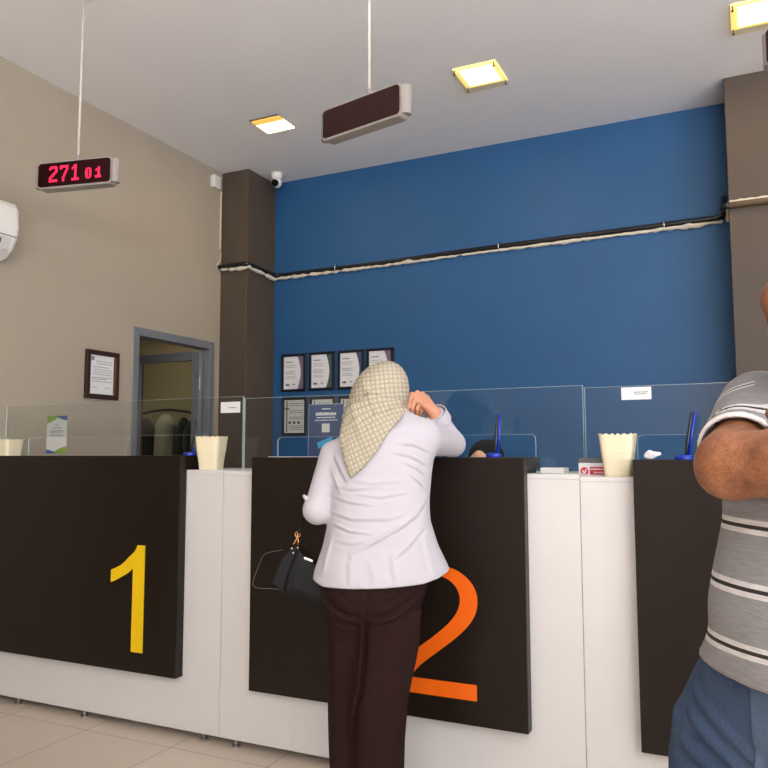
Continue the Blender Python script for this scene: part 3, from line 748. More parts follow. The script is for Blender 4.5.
# ---------------------------------------------------------------- framed certificates
def swash(x0, z0, w, h, k):
    L = [(x0+w*(.70+.16*math.sin(PI*i/10)+.04*k), z0+h*i/10) for i in range(11)]
    R_ = [(x0+w, z0+h), (x0+w, z0)]
    return L+R_
def certificate(px, py, pw, style, label):
    """style 0: white sheet with a coloured swash; 1: grey sheet with a dark cross rule"""
    a = at(px, py, Y=YB); x0, zt = a[0], a[2]; w, h = .236, .315
    t_ = thing('framed_certificate', label, 'framed certificate', (x0+w/2, YB-.011, zt-h), 0, 'framed certificates on the blue wall')
    z0 = zt-h; bw = .021; y0 = YB-.022
    bm = B(); box(bm, x0, x0+w, y0, YB-.001, z0, z0+bw); box(bm, x0, x0+w, y0, YB-.001, zt-bw, zt); box(bm, x0, x0+bw, y0, YB-.001, z0+bw, zt-bw); box(bm, x0+w-bw, x0+w, y0, YB-.001, z0+bw, zt-bw)
    fr = obj('frame', bm, m_frame, t_, bevel=.002, seg=1)
    sh = obj('sheet', bx(x0+bw, x0+w-bw, YB-.012, YB-.002, z0+bw, zt-bw), m_paper if style < 3 else m_paper2, t_)
    f = lambda aa, bb, t: (aa, YB-.012+t, bb); ix, iz, iw, ih = x0+bw, z0+bw, w-2*bw, h-2*bw
    bm = B()
    if style < 3:
        obj('swash', prism(B(), swash(ix, iz, iw, ih, .6*style-.3), f, -.001, 0), (m_mirrorish, m_tealp, m_blup)[style], sh)
        words(bm, ix+.02, ix+.085, iz+ih-.05, .010, f, -.0012)
        for k, (zz, l) in enumerate(((.72, .62), (.66, .55), (.54, .6), (.50, .5), (.46, .6), (.38, .55), (.33, .6))):
            words(bm, ix+.018, ix+iw*l, iz+ih*zz, .004, f, -.0012)
        bm2 = B(); words(bm2, ix+.02, ix+.055, iz+.028, .016, f, -.0012, .010, .018); words(bm2, ix+.09, ix+.11, iz+.034, .010, f, -.0012)
        obj('stamp_marking', bm2, m_darkink, sh)
    else:
        bm2 = B(); box(bm2, ix+.018, ix+.028, YB-.0131, YB-.012, iz+.01, iz+ih-.01); box(bm2, ix+.005, ix+.05, YB-.0131, YB-.012, iz+ih*.72, iz+ih*.755)
        obj('cross_rule', bm2, m_darkink, sh)
        for zz in (.88, .82, .66, .60, .47, .42, .20, .15, .1): words(bm, ix+.045, ix+iw-.015, iz+ih*zz, .005, f, -.0012)
        for k in range(3): words(bm, ix+.04+.043*k, ix+.065+.043*k, iz+ih*.27, .024, f, -.0012, .008, .012)
    obj('lettering', bm, m_ink if style < 3 else m_darkink, sh)
cx_ = [282.8, 310.2, 338.8, 367.5]
tl = ['leftmost', 'second from left', 'third from left', 'rightmost']
for k in range(4):
    certificate(cx_[k], [355, 353, 351.2, 349.2][k], 0, [0, 1, 2, 0][k], 'black framed certificate in the upper row on the blue wall, '+tl[k])
for k in range(4):
    certificate(cx_[k]+.6, [398, 397.3, 396.6, 395.6][k], 0, 3, 'dark framed certificate in the lower row on the blue wall, '+tl[k])

# framed document on the left wall
f = lambda a_, b_, t: (XL+t, a_, b_)
a = at(87, 348.5, X=XL+.02); b = at(118, 401, X=XL+.02); y0, y1, z0, z1 = a[1], b[1], b[2]+.003, a[2]
t_ = thing('framed_document', 'framed white document in dark wood on the greige wall left of the door', 'framed document', (XL, (y0+y1)/2, z0))
bw = .032; bm = B()
for q in ((y0, y1, z0, z0+bw), (y0, y1, z1-bw, z1), (y0, y0+bw, z0+bw, z1-bw), (y1-bw, y1, z0+bw, z1-bw)): box(bm, XL+.0005, XL+.028, q[0], q[1], q[2], q[3])
obj('frame', bm, m_wood, t_, bevel=.005)
sh = obj('sheet', bx(XL+.002, XL+.012, y0+bw, y1-bw, z0+bw, z1-bw), m_paper, t_)
bm = B(); iw = y1-y0-2*bw; ih = z1-z0-2*bw
g2 = lambda aa, bb, t: (XL+.012-t, aa, bb)
for zz, l0, l1 in ((.84, .25, .9), (.78, .3, .9), (.69, .15, .75), (.62, .15, .9), (.56, .15, .9), (.50, .15, .85), (.42, .1, .9), (.38, .1, .7), (.32, .1, .9), (.16, .15, .32), (.17, .62, .85)):
    words(bm, y0+bw+iw*l0, y0+bw+iw*l1, z0+bw+ih*zz, .004, g2, -.0012)
words(bm, y0+bw+iw*.06, y0+bw+iw*.18, z0+bw+ih*.86, .028, g2, -.0012, .006, .012)
obj('lettering', bm, m_ink, sh)
obj('fillet', bx(XL+.012, XL+.015, y1-bw-.010, y1-bw-.0005, z0+bw+.004, z1-bw-.004), m_gold, t_)

# ---------------------------------------------------------------- ticket number displays
FONT = {'2': ["0111110", "1111111", "1100011", "0000011", "0000111", "0001110", "0011100", "0111000", "1110000", "1100000", "1111111", "1111111"],
        '7': ["1111111", "1111111", "1100011", "0000011", "0000110", "0000110", "0001100", "0001100", "0011000", "0011000", "0011000", "0011000"],
        '1': ["0001100", "0011100", "0111100", "0101100", "0001100", "0001100", "0001100", "0001100", "0001100", "0001100", "0111111", "0111111"],
        'o': ["01110", "11011", "11011", "11011", "11011", "11011", "11011", "01110"],
        'i': ["00110", "01110", "11110", "00110", "00110", "00110", "11111", "11111"]}
def display(cx, cy, rz, label, lit, rodtop=True):
    zc = 2.639; w, h = .407, .122; ro = -.0 if lit else .025
    t_ = thing('number_display', label, 'display', (cx, cy, zc), rz, 'hanging number displays')
    fl = lambda a_, b_, t: (a_, t, b_)
    sh = obj('housing', prism(B(), rrect(-w/2-.004, w/2+.004, -h/2-.008, h/2+.006, .022), fl, 0, .055), m_display, t_, local=True, bevel=.003)
    for s in (-1, 1):
        n = 8; pts = [(s*(w/2+.0045+.022*math.sin(PI*k/n)**.6), .004+.050*k/n) for k in range(n+1)]
        obj('end_cap', prism(B(), pts, lambda a_, b_, t: (a_, b_, t), -h/2+.004, h/2-.004), m_display, t_, local=True)
    sc = obj('screen', prism(B(), rrect(-w/2+.004, w/2-.004, -h/2+.002, h/2-.002, .016), fl, -.003, .0005), m_screen, t_, local=True)
    if lit:
        bm = B()
        def dots(ch, x0, z0, pitch, bold=1.0):
            rows = FONT[ch]
            for r, row in enumerate(rows):
                for c, b_ in enumerate(row):
                    if b_ == '1':
                        prism(bm, circ(x0+c*pitch, z0+(len(rows)-1-r)*pitch, pitch*.41, 8), fl, -.0042, -.003)
        for k, ch in enumerate('271'): dots(ch, -.134+k*.060, -.036, .0068)
        dots('o', .068, -.033, .0068); dots('i', .122, -.033, .0068)
        l_ = obj('lit_digit_lettering', bm, m_led, sc, local=True); l_['label'] = 'lit red digits 271 01'
    obj('rod_socket', lathe(B(), [(.010, 0), (.010, .03), (.007, .034)], (ro, .028, h/2+.005), 12), m_display, t_, local=True)
    obj('hanging_rod', tube(B(), [(ro, .028, h/2+.03), (ro, .028, H-zc)], .0062, 10), m_rod, t_, local=True, smooth=True)
    obj('ceiling_rose', lathe(B(), [(.03, 0), (.03, .01), (.01, .02)], (ro, .028, H-zc-.0205), 16), m_rod, t_, local=True)
display(-2.937, 2.645, math.radians(12), 'hanging display lit with red number 271 01, by the left wall', True)
display(-1.374, 2.657, math.radians(-12.6), 'hanging display with a blank dark screen above the woman', False)
display(.259, 2.70, math.radians(-35), 'hanging display at the right edge, above the man', False)

# ---------------------------------------------------------------- ceiling lamps
def lamp(cx, cy, label, amber=False, group='recessed ceiling lamps'):
    t_ = thing('ceiling_lamp', label, 'ceiling lamp', (cx, cy, H), 0, group); s = LS/2 if not amber else .124
    obj('tray', bx(cx-s+.006, cx+s-.006, cy-s+.006, cy+s-.006, H-.006, H-.0005), m_silver if amber else m_lampback, t_)
    obj('diffuser', bx(cx-s+(.012 if amber else .04), cx+s-(.012 if amber else .04), cy-s+(.087 if amber else .04), cy+s-(.012 if amber else .04), H-.012, H-.006), m_lamp, t_)
    if amber: obj('amber_reflection', bx(cx-s+.012, cx+s-.012, cy-s+.03, cy-s+.085, H-.0115, H-.006), m_amber, t_)  # glowing strip stands in for the amber reflection in the glass
    if not amber:
        obj('glass_cover', bx(cx-s, cx+s, cy-s, cy+s, H-.034, H-.029), m_lampglass, t_)
        for sx_ in (-1, 1):
            for sy_ in (-1, 1): obj('screw', lathe(B(), [(.006, 0), (.006, .008), (.003, .01), (.003, .034)], (cx+sx_*(s-.016), cy+sy_*(s-.016), H-.0375), 10), m_screwdark, t_)
lamp(LX[0], 4.41, 'square recessed ceiling lamp with an amber reflection, nearest the dark corner pillar', True)
lamp(LX[1], 4.37, 'square glass-covered ceiling lamp right of the blank hanging display')
lamp(LX[2], 4.36, 'square glass-covered ceiling lamp above the right-hand pillar')

# ---------------------------------------------------------------- camera, detector, air conditioner
p = at(276.5, 184, Y=5.25)
t_ = thing('security_camera', 'white dome security camera on the ceiling in the blue corner', 'camera', (p[0], 5.25, H))
c = (p[0], 5.25, H)
obj('mount', lathe(B(), [(.030, -.05), (.044, -.045), (.046, -.012), (.05, -.0005)], c, 24), m_whiteplastic, t_, smooth=False)
hd = obj('camera_ball', ball(B(), (c[0], c[1], c[2]-.075), .046), m_whiteplastic, t_, smooth=True)
dv = Vector((.25, -1, -.45)).normalized(); cc = Vector((c[0], c[1], c[2]-.075))
obj('lens', tube(B(), [cc+dv*.030, cc+dv*.047, cc+dv*.050], [.030, .030, .026], 20), m_gloss_black, hd)
y0, y1 = at(210, 178, X=XL)[1], at(219, 186, X=XL)[1]
t_ = thing('motion_detector', 'small white motion detector high on the left wall by the pillar', 'detector', (XL, 4.935, 3.42))
z1, z0 = at(213, 176, X=XL)[2]-.0, at(213, 188.5, X=XL)[2]
obj('case', bx(XL+.0005, XL+.045, 4.890, 4.980, z0, z1), m_whiteplastic, t_, bevel=.008)
bm = B()
for k in range(4): box(bm, XL+.045, XL+.048, 4.897+k*.02, 4.909+k*.02, z0+.012, z1-.03)
obj('lens_strip', bm, m_paper2, t_)
# thin cable that runs down the corner from it
pts = [(XL+.006, 5.03+.004*math.sin(k*1.9), z0-.0-(z0-2.95)*k/18) for k in range(19)]
o = obj('alarm_cable', tube(B(), pts, .0065, 8), m_plaster, smooth=True); tag(o, 'thin pale cable running down the wall corner from the detector', 'cable')

a = at(17, 205, X=XL+.17)
ye = a[1]; zt, zb = a[2]-.0, at(2, 262, X=XL+.08)[2]
t_ = thing('air_conditioner', 'white wall-mounted air conditioner on the left wall', 'air conditioner', (XL, ye-.45, zb))
hh = zt-zb
prof = [(0, 0), (.10, .004), (.165, .05), (.198, .11), (.205, hh*.55), (.200, hh-.03), (.185, hh-.008), (.16, hh), (0, hh)]
fp = lambda a_, b_, t: (XL+.0005+a_, t, zb+b_)
body = prism(B(), prof, fp, ye-.92, ye-.018)
obj('body', body, m_whiteplastic, t_, bevel=.006)
prof2 = [(0, .012), (.10, .016), (.155, .06), (.186, .115), (.192, hh*.55), (.188, hh-.035), (.16, hh-.012), (0, hh-.012)]
obj('end_panel', prism(B(), prof2, fp, ye-.018, ye), m_whiteplastic, t_, bevel=.006)
obj('louvre', prism(B(), [(.172, .052), (.200, .112), (.203, .110), (.176, .049)], fp, ye-.88, ye-.05), m_paper2, t_)
obj('panel_seam', prism(B(), [(.2005, .122), (.2065, .122), (.2065, .126), (.2005, .126)], fp, ye-.92, ye-.02), m_ink, t_)
bm = B(); prism(bm, [(.1995, .072), (.2035, .100), (.2045, .100), (.2005, .072)], fp, ye-.135, ye-.118); 
obj('brand_mark', bm, m_darkink, t_)

# ---------------------------------------------------------------- pipe along the pillars and the blue wall
zp = 2.795
zb0 = at(283, 275, Y=YB-.03)[2]; zb1 = at(718, 217.5, Y=YB-.03)[2]
zq = at(245, 264, Y=5.03)[2]
t_ = thing('pipe_run', 'black pipe on crumbling foam running along the pillar and blue wall', 'pipe', (-1.8, YB-.03, zq-.05))
r = .019
pp = [(XL+.003, 5.025, zq), (-3.66, 5.025, zq), (-3.625, 5.03, zq), (-3.61, 5.06, zq-.003), (-3.608, 5.38, zb0-.002), (-3.600, 5.415, zb0), (-3.56, 5.425, zb0), (-2.6, 5.427, zb0+.02*(zb1-zb0)/.1*.3), (-1.9, 5.427, zb0+(zb1-zb0)*.5), (-.16, 5.427, zb1), (-.125, 5.427, zb1+.01), (-.112, 5.427, zb1+.04), (-.112, 5.427, zb1+.055)]
obj('black_pipe', tube(B(), pp, r, 12), m_blackpipe, t_, smooth=True)
zr = at(748, 203, Y=5.045)[2]
ob = obj('elbow', tube(B(), [(-.112, 5.427, zb1+.05), (-.112, 5.425, zb1+.10), (-.110, 5.40, zb1+.115), (-.106, 5.08, zr), (-.098, 5.052, zr), (-.07, 5.045, zr)], .021, 12), m_blackpipe, t_, smooth=True)
tp = obj('tan_pipe', tube(B(), [(-.085, 5.046, zr), (.98, 5.046, zr+.004)], .020, 12), m_tanpipe, t_, smooth=True); tp['label'] = 'tan painted pipe on the right pillar'
def foam(pts, r, seed, off):
    Pn = [np.array(q) for q in pts]; lo = np.min(Pn, 0)-.06; hi = np.max(Pn, 0)+.06
    def fn(p):
        d_ = chain(p+np.array(off), Pn, [r]*len(Pn), .01)
        return d_+noise(p+seed, 60)*.014+noise(p+seed*2, 17)*.009
    return fn, lo, hi
fn, lo, hi = foam([(-3.62, 5.425, zb0-.026), (-2.0, 5.435, (zb0+zb1)/2-.024), (-.13, 5.435, zb1-.026)], .014, 1.0, (0, 0, 0))
fm = link_mesh('foam_bead', sdf_mesh('foam_bead', fn, lo, hi, .007), m_plaster, t_); fm['label'] = 'crumbling pale foam bead under the pipe'
fn, lo, hi = foam([(XL+.03, 5.035, zq-.022), (-3.70, 5.035, zq-.030), (-3.62, 5.04, zq-.024), (-3.615, 5.2, zq-.03), (-3.612, 5.42, zb0-.032)], .014, 2.0, (0, 0, 0))
link_mesh('foam_bead', sdf_mesh('foam_bead', fn, lo, hi, .007), m_plaster, t_)
fn, lo, hi = foam([(-.06, 5.058, zr+.020), (.3, 5.06, zr+.024), (.95, 5.06, zr+.024)], .012, 3.0, (0, 0, 0))
link_mesh('foam_bead', sdf_mesh('foam_bead', fn, lo, hi, .007), m_plaster, t_)
fn, lo, hi = foam([(-.088, 5.425, zb1-.02), (-.085, 5.42, zb1+.06), (-.088, 5.40, zb1+.085)], .011, 4.0, (0, 0, 0))
link_mesh('foam_bead', sdf_mesh('foam_bead', fn, lo, hi, .006), m_plaster, t_)
for px in (336, 499, 665):
    x = at(px, 250, Y=YB-.03)[0]; z = np.interp(x, [-3.56, -.16], [zb0, zb1])
    bm = B(); tube(bm, [(x, 5.448, z+.034), (x, 5.425, z+.036), (x, 5.403, z+.016), (x, 5.400, z-.008), (x, 5.405, z-.022)], .006, 8)
    obj('pipe_clip', bm, m_silver, t_, smooth=True)
bm = B(); tube(bm, [(XL+.004, 4.985, zq+.005), (XL+.006, 5.0, zq+.02), (XL+.006, 5.03, zq+.05), (XL+.012, 5.035, zq+.12)], .005, 8)
obj('wire_end', bm, m_plaster, t_, smooth=True)

# ================================================================== people
def eyes(parent, c, fw, tilt, sc, world=lambda q: q):
    f = np.array([math.cos(fw), math.sin(fw), 0])
    for s_ in (-1, 1):
        e = np.array(world(head_point(c, fw, (s_*.032, .0715, .012), tilt, sc))); g = np.array(world(head_point(c, fw, (s_*.032, .09, .012), tilt, sc)))-e; g /= np.linalg.norm(g)
        bm = ball(B(), e, .0108, u=20, v=14); bm.normal_update()
        for fc in bm.faces:
            fc.material_index = 1 if (np.array(fc.calc_center_median())-e) @ g > .0108*.86 else 0
        obj('eye', bm, [m_eye, m_hair], parent, smooth=True)
UW = lambda V: V[:, :1]*U + V[:, 1:2]*W + V[:, 2:3]*np.array([0, 0, 1.0])
def to_world(p): return U*p[0]+W*p[1]+np.array([0, 0, p[2]])
def mesh_child(name, me, m, parent): return link_mesh(name, me, m, parent)

# ---------------------------------------------------------------- the woman at counter 2 (frame: u to the right, v away, z up)
V0 = 2.75
def rowpx(rows, dv=0):
    out = []
    for py, pl, pr, rv, vc in rows:
        a, b = uvz(pl, py, vc), uvz(pr, py, vc)
        out.append((a[2], (a[0]+b[0])/2, vc, max((b[0]-a[0])/2, .004), rv))
    return out
Q = lambda px, py, v: uvz(px, py, v)
torso = rowpx([(408, 366, 404, .060, 2.79), (417, 356, 418, .078, 2.785), (426, 349, 428, .095, 2.78), (437, 338, 434, .112, 2.77), (450, 331, 435, .122, 2.765), (470, 328, 432, .130, 2.76),
               (500, 329, 429.5, .135, 2.755), (521, 328, 430.5, .140, 2.75), (545, 323, 438, .152, 2.75), (568, 315, 449, .168, 2.75), (580, 312.5, 451, .172, 2.75), (604, 311, 453, .174, 2.75)])
SL = dict(S=Q(335, 456, 2.77), E=Q(317.5, 510, 2.735), Wr=Q(335, 500, 2.95))
SR = dict(S=Q(423, 437, 2.79), E=Q(451.5, 443.6, 3.0), Wr=Q(435, 414.5, 2.90))
hem_u = np.array([[uvz(x, y, V0)[0], 0, uvz(x, y, v)[2]] for x, y, v in ((300, 572, 2.74), (312, 579, 2.72), (325, 587.5, 2.63), (353, 589.5, 2.59), (384, 589, 2.575), (421, 584.5, 2.60), (435, 578, 2.66), (449, 569.5, 2.73), (460, 560, 2.75))])
creases = [([(352, 556), (366, 546), (384, 536), (402, 526), (417, 515), (427, 500)], .0055, .0065), ([(330, 497), (350, 502), (372, 505)], .004, .005), ([(330, 513), (352, 519), (388, 519), (404, 514)], .0045, .005), ([(331, 524), (350, 531), (372, 533)], .004, .005),
           ([(332, 486), (352, 489), (384, 486)], .003, .006), ([(345, 479), (372, 483), (404, 480)], .0025, .006), ([(394, 452), (412, 456), (430, 466)], .0045, .005), ([(404, 462), (418, 468), (429, 478)], .004, .005), ([(398, 443), (414, 444), (432, 452)], .0045, .005), ([(410, 474), (420, 482), (428, 492)], .0035, .005),
           ([(396, 556), (408, 546), (424, 528)], .004, .006), ([(352, 552), (350, 568), (351, 584)], .002, .008), ([(392, 552), (394, 568), (397, 584)], .0025, .009), ([(425, 540), (430, 556), (434, 574)], .003, .009), ([(332, 536), (326, 556), (322, 576)], .003, .008), ([(334, 456), (340, 468), (347, 482)], .004, .006), ([(330, 470), (336, 484), (340, 494)], .003, .006), ([(370, 560), (374, 574), (374, 586)], .002, .010),
           ([(356, 494), (380, 497), (410, 492)], .003, .005), ([(336, 541), (352, 543), (366, 540)], .003, .006), ([(386, 430), (400, 428), (412, 424)], .003, .008)]
creases = [([Q(*a, 2.62)[[0, 2]] for a in pl], am, wd) for pl, am, wd in creases]
def crease(p, lines, sharp=True):
    """thin cloth folds: tapering ridges along lines across the back"""
    o = np.zeros(len(p)); q = p[:, [0, 2]]
    for P, am, wd in lines:
        P = np.array(P); L = np.linalg.norm(np.diff(P, axis=0), axis=1); acc = np.concatenate([[0], np.cumsum(L)]); best = np.full(len(p), 1e9); tt = np.zeros(len(p)); sg = np.zeros(len(p))
        for a, b, l0, l in zip(P[:-1], P[1:], acc[:-1], L):
            e = b-a; t = np.clip(((q-a) @ e)/(e @ e), 0, 1); w = q-a-t[:, None]*e; d = np.linalg.norm(w, axis=1)
            m = d < best; best = np.where(m, d, best); tt = np.where(m, (l0+t*l)/acc[-1], tt); sg = np.where(m, np.sign(e[0]*w[:, 1]-e[1]*w[:, 0]), sg)
        env = np.sqrt(np.clip(np.sin(np.pi*np.clip(tt, .02, .98)), 0, 1)); x = best*sg/wd
        o += am*env*(np.exp(-np.abs(x)**1.4)-.75*np.exp(-((x+1.8)/1.1)**2))
    return o
def sleeve(p, s, r, k=.03): return chain(p, [s['S'], s['E'], s['Wr']], r, k)
def torso_sd(p): return stack(p, torso, 2.25)
def shirt_sd(p):
    d = torso_sd(p)
    dl = smin(seg(p, SL['S'], SL['E'], .055, .047), seg(p, SL['E'], SL['Wr'], .047, .040), .02)
    dr = smin(seg(p, SR['S'], SR['E'], .066, .050), seg(p, SR['E'], SR['Wr'], .048, .036), .018)
    wl = noise(p+5, 24, (1, 1, 1.6))*.0035
    dl = smin(dl, seg(p, Q(306.5, 499, 2.72), Q(304, 496, 2.71), .007, .005), .006); d = smin(d, dl+wl, .018); d = smin(d, dr+wl, .035)
    back = np.clip((2.74-p[:, 1])/.04, 0, 1)
    d = d-back*1.6*crease(p, creases)
    return d+noise(p, 15, (1, 1, .6))*.0025+noise(p+2, 40, (.8, .8, 1.3))*.0009
def shirt_fn(p):
    d = shirt_sd(p)
    zc = np.interp(p[:, 0], hem_u[:, 0], hem_u[:, 2])
    d = smax(d, zc-p[:, 2], .006)
    fa = SR['Wr']-SR['E']; fa = fa/np.linalg.norm(fa)                      # cuff ends
    near = np.linalg.norm(p-SR['Wr'], axis=1) < .075
    d = np.where(near, smax(d, (p-SR['Wr']) @ fa-.004, .004), d)
    fl = SL['Wr']-SL['E']; fl = fl/np.linalg.norm(fl); near = np.linalg.norm(p-SL['Wr'], axis=1) < .07
    d = np.where(near, smax(d, (p-SL['Wr']) @ fl-.004, .004), d)
    # hollow skirt of the shirt below the waist
    inner = torso_sd(p)+.022
    d = smax(d, -np.maximum(inner, p[:, 2]-(hem_u[3, 2]+.03)), .004)
    return d
hipz = lambda py: Q(384, py, V0)[2]
hips = rowpx([(548, 334, 424, .125, 2.755), (566, 327, 430, .140, 2.75), (590, 321, 427, .150, 2.745), (604, 324, 421, .148, 2.745), (614, 328, 417, .135, 2.75), (628, 335, 408, .10, 2.76), (640, 345, 402, .06, 2.77)])
legL = rowpx([(612, 328, 373, .11, 2.775), (635, 329, 370, .105, 2.78), (658, 328.5, 367, .098, 2.785), (683, 328.5, 365, .092, 2.79), (708, 328.5, 362.5, .088, 2.79), (740, 329, 359, .085, 2.79), (767, 330, 356, .084, 2.79), (806, 331, 355, .086, 2.79)])
legR = rowpx([(612, 362, 420, .125, 2.735), (635, 357, 420.5, .115, 2.73), (655, 353, 417.5, .105, 2.725), (683, 347.5, 411.5, .098, 2.72), (700, 348.5, 408.3, .095, 2.72), (740, 351.5, 405.3, .092, 2.72), (767, 353.5, 404.5, .090, 2.72), (812, 353, 403, .092, 2.72)])
ZB = .035
pcre = [([(366, 592), (366, 615), (365.5, 640), (362, 690), (355, 722), (353, 775)], .018, .007), ([(324, 600), (334, 609), (346, 615), (362, 616)], .011, .008), ([(370, 617), (382, 616), (394, 611), (406, 604), (418, 594)], .012, .008), ([(334, 624), (346, 628), (358, 626)], .005, .008), ([(376, 627), (392, 623), (404, 616)], .005, .008),
        ([(394, 674), (404, 668), (413, 658)], .006, .008), ([(352, 704), (362, 698), (376, 688)], .006, .008), ([(378, 734), (390, 730), (404, 722)], .005, .009), ([(334, 652), (344, 646), (354, 640)], .005, .009), ([(370, 664), (382, 658), (394, 650)], .005, .009), ([(331, 724), (342, 719), (352, 712)], .005, .009), ([(336, 592), (348, 600), (357, 608)], .005, .008), ([(404, 588), (394, 598), (384, 606)], .005, .008)]
pcre = [([Q(*a, 2.62)[[0, 2]] for a in pl], am, wd) for pl, am, wd in pcre]
def trouser_sd(p):
    d = smin(smin(stack(p, legL, 2.2), stack(p, legR, 2.2), .015), stack(p, hips, 2.3), .035)
    bk = np.clip((2.72-p[:, 1])/.05, 0, 1); d = d+bk*crease(p, pcre)
    return d+noise(p+9, 14, (1, 1, .35))*.004
def trouser_fn(p): return smax(trouser_sd(p), ZB-p[:, 2], .005)

HC = Q(381, 396, 2.83); HFW = math.atan2(0.97, 0.24); HT = .16     # head centre and facing (in u, v), tilted towards the hand
hand = dict(Wr=SR['Wr'], K=[Q(411.9, 394.4, 2.862), Q(417.2, 392.9, 2.878), Q(422.3, 394.0, 2.894), Q(426.6, 396.9, 2.908)],
            P=[Q(407.7, 408.1, 2.842), Q(412.0, 408.7, 2.856), Q(416.9, 409.2, 2.874), Q(421.2, 410.3, 2.892)], T=[Q(406.6, 420.8, 2.856), Q(412.7, 420.3, 2.874), Q(417.0, 417.6, 2.892), Q(420.1, 416.6, 2.908)])
def whand(p):
    d = seg(p, SR['Wr']-(SR['Wr']-SR['E'])*.3, SR['Wr'], .027, .0245)
    for i, k in enumerate(hand['K']):
        off = (np.array([-.008, -.004, .004])*(1-i/1.5))
        d = smin(d, seg(p, SR['Wr']+off+(k-SR['Wr'])*.12, k, .0145, .0095), .012)
    for k, q, t_, r in zip(hand['K'], hand['P'], hand['T'], (.0084, .0086, .0082, .0072)):
        f = smin(seg(p, k, q, r+.0008, r), seg(p, q, t_, r, r-.0014), .003)
        d = smin(d, f, .004)
    th = [SR['Wr']+(hand['K'][0]-SR['Wr'])*.35+np.array([0, .016, -.006]), Q(418.8, 409.3, 2.93), Q(410.3, 408.3, 2.935), Q(405.5, 404.0, 2.93)]
    return smin(d, chain(p, th, [.013, .0105, .009, .0075], .006), .008)
def lhand(p):
    w0 = SL['Wr']; dr_ = SL['Wr']-SL['E']; dr_ = dr_/np.linalg.norm(dr_); sd = np.array([dr_[1], -dr_[0], 0])
    d = seg(p, w0-dr_*.08, w0, .026, .022)
    for i in range(4):
        b = w0+dr_*.085+sd*(.028-.018*i)+np.array([0, 0, -.006]); d = smin(d, seg(p, w0+sd*(.012-.008*i), b, .014, .0095), .012)
        q = b+dr_*.025+np.array([0, 0, -.022]); t_ = q-dr_*.012+np.array([0, 0, -.022]); d = smin(d, smin(seg(p, b, q, .0092, .0085), seg(p, q, t_, .0085, .007), .003), .004)
    th = [w0+dr_*.02+sd*.02, w0+dr_*.055+sd*.045+np.array([0, 0, -.012]), w0+dr_*.08+sd*.042+np.array([0, 0, -.03])]
    return smin(d, chain(p, th, [.013, .010, .008], .006), .01)
def wbody(p):
    d = head_sdf(p, HC, HFW, HT, .95)
    d = smin(d, seg(p, HC+np.array([-.005, -.02, -.07]), Q(386, 424, 2.785), .052, .056), .03)
    d = smin(d, torso_sd(p)+.020, .03)
    d = smin(d, smin(seg(p, SR['S'], SR['E'], .045, .034), seg(p, SR['E'], SR['Wr'], .034, .025), .01), .02)
    d = smin(d, smin(seg(p, SL['S'], SL['E'], .042, .033), seg(p, SL['E'], SL['Wr'], .033, .024), .01), .02)
    d = smax(d, Q(384, 575, V0)[2]-p[:, 2], .01)
    hl = smin(stack(p, hips, 2.2)+.045, smin(stack(p, legL, 2.2)+.034, stack(p, legR, 2.2)+.034, .02), .03)
    d = smin(d, smax(hl, .06-p[:, 2], .005), .03)
    return smin(smin(d, whand(p), .008), lhand(p), .008)
# scarf
scarf = rowpx([(361.6, 382, 391, .018, 2.83), (363.5, 375, 397, .050, 2.83), (367, 368.5, 401.5, .080, 2.83), (372, 362.5, 405, .099, 2.83), (379, 356.5, 408, .113, 2.83), (388, 351.3, 409.5, .121, 2.83), (398, 348.6, 408.5, .123, 2.825), (408, 345, 406.5, .118, 2.82),
               (416, 342.5, 404, .110, 2.81), (424, 343, 402, .100, 2.80), (432, 346, 404, .096, 2.795), (444, 348, 406, .09, 2.79)])
tail_poly = [Q(x, y, 2.64)[[0, 2]] for x, y in ((346, 405), (341, 419), (338.5, 430), (338.3, 440), (341, 450), (344, 462), (348, 474), (350.6, 478.5), (356, 474), (364, 467), (371, 458), (378.8, 448), (386, 437.5), (393, 427.5), (402, 417.5), (406, 410), (400, 398), (370, 392))]
def scarf_sd(p):
    d = stack(p, scarf, 2.1)
    f = np.array([math.cos(HFW), math.sin(HFW), 0])
    # the drape: a cloth layer lying on the shoulders and back
    hood = d
    base = smin(torso_sd(p), smin(seg(p, SL['S'], SL['E'], .055, .047), seg(p, SR['S'], SR['E'], .064, .05), .03), .02)
    lay = np.abs(smin(base, stack(p, scarf[:10], 2.1), .07)-.013)-.008
    pol = poly_sd(p[:, [0, 2]], tail_poly)
    tail = smax(smax(lay, pol, .012), p[:, 1]-2.80, .02)
    fr = smax(smax(np.abs(base-.011)-.006, Q(384, 452, 2.8)[2]-p[:, 2]+.5*np.abs(p[:, 0]-HC[0]), .01), smax(2.84-p[:, 1], np.abs(p[:, 0]-HC[0])-.11, .01), .02)
    d = smin(d, tail, .020); d = smin(d, fr, .02)
    # face opening
    q = p-(HC+f*.085+np.array([0, 0, -.012])); d = smax(d, -ell(q, (0, 0, 0), (.062, .07, .084)), .012)
    bk = np.clip((2.80-p[:, 1])/.05, 0, 1)
    for a, b, am, wd in scre: d = d+bk*am*np.exp(-(seg2(p, a, b)/wd)**2)
    return d+noise(p+3, 22, (1, 1, .7))*.002
scre = [((350, 400), (359, 431), -.004, .009), ((359, 431), (369, 453), -.004, .009), ((376, 414), (404, 401), -.006, .006), ((378, 421), (402, 411), -.004, .004), ((380, 446), (362, 468), -.003, .005), ((346, 462), (355, 470), -.003, .006), ((362, 380), (376, 412), -.004, .009), ((386, 372), (394, 398), -.002, .012), ((376, 412), (372, 440), -.003, .008)]
scre = [(Q(*a, 2.68)[[0, 2]], Q(*b, 2.68)[[0, 2]], am, wd) for a, b, am, wd in scre]
hinner = lambda p: stack(p, scarf[:9], 2.1)+.026
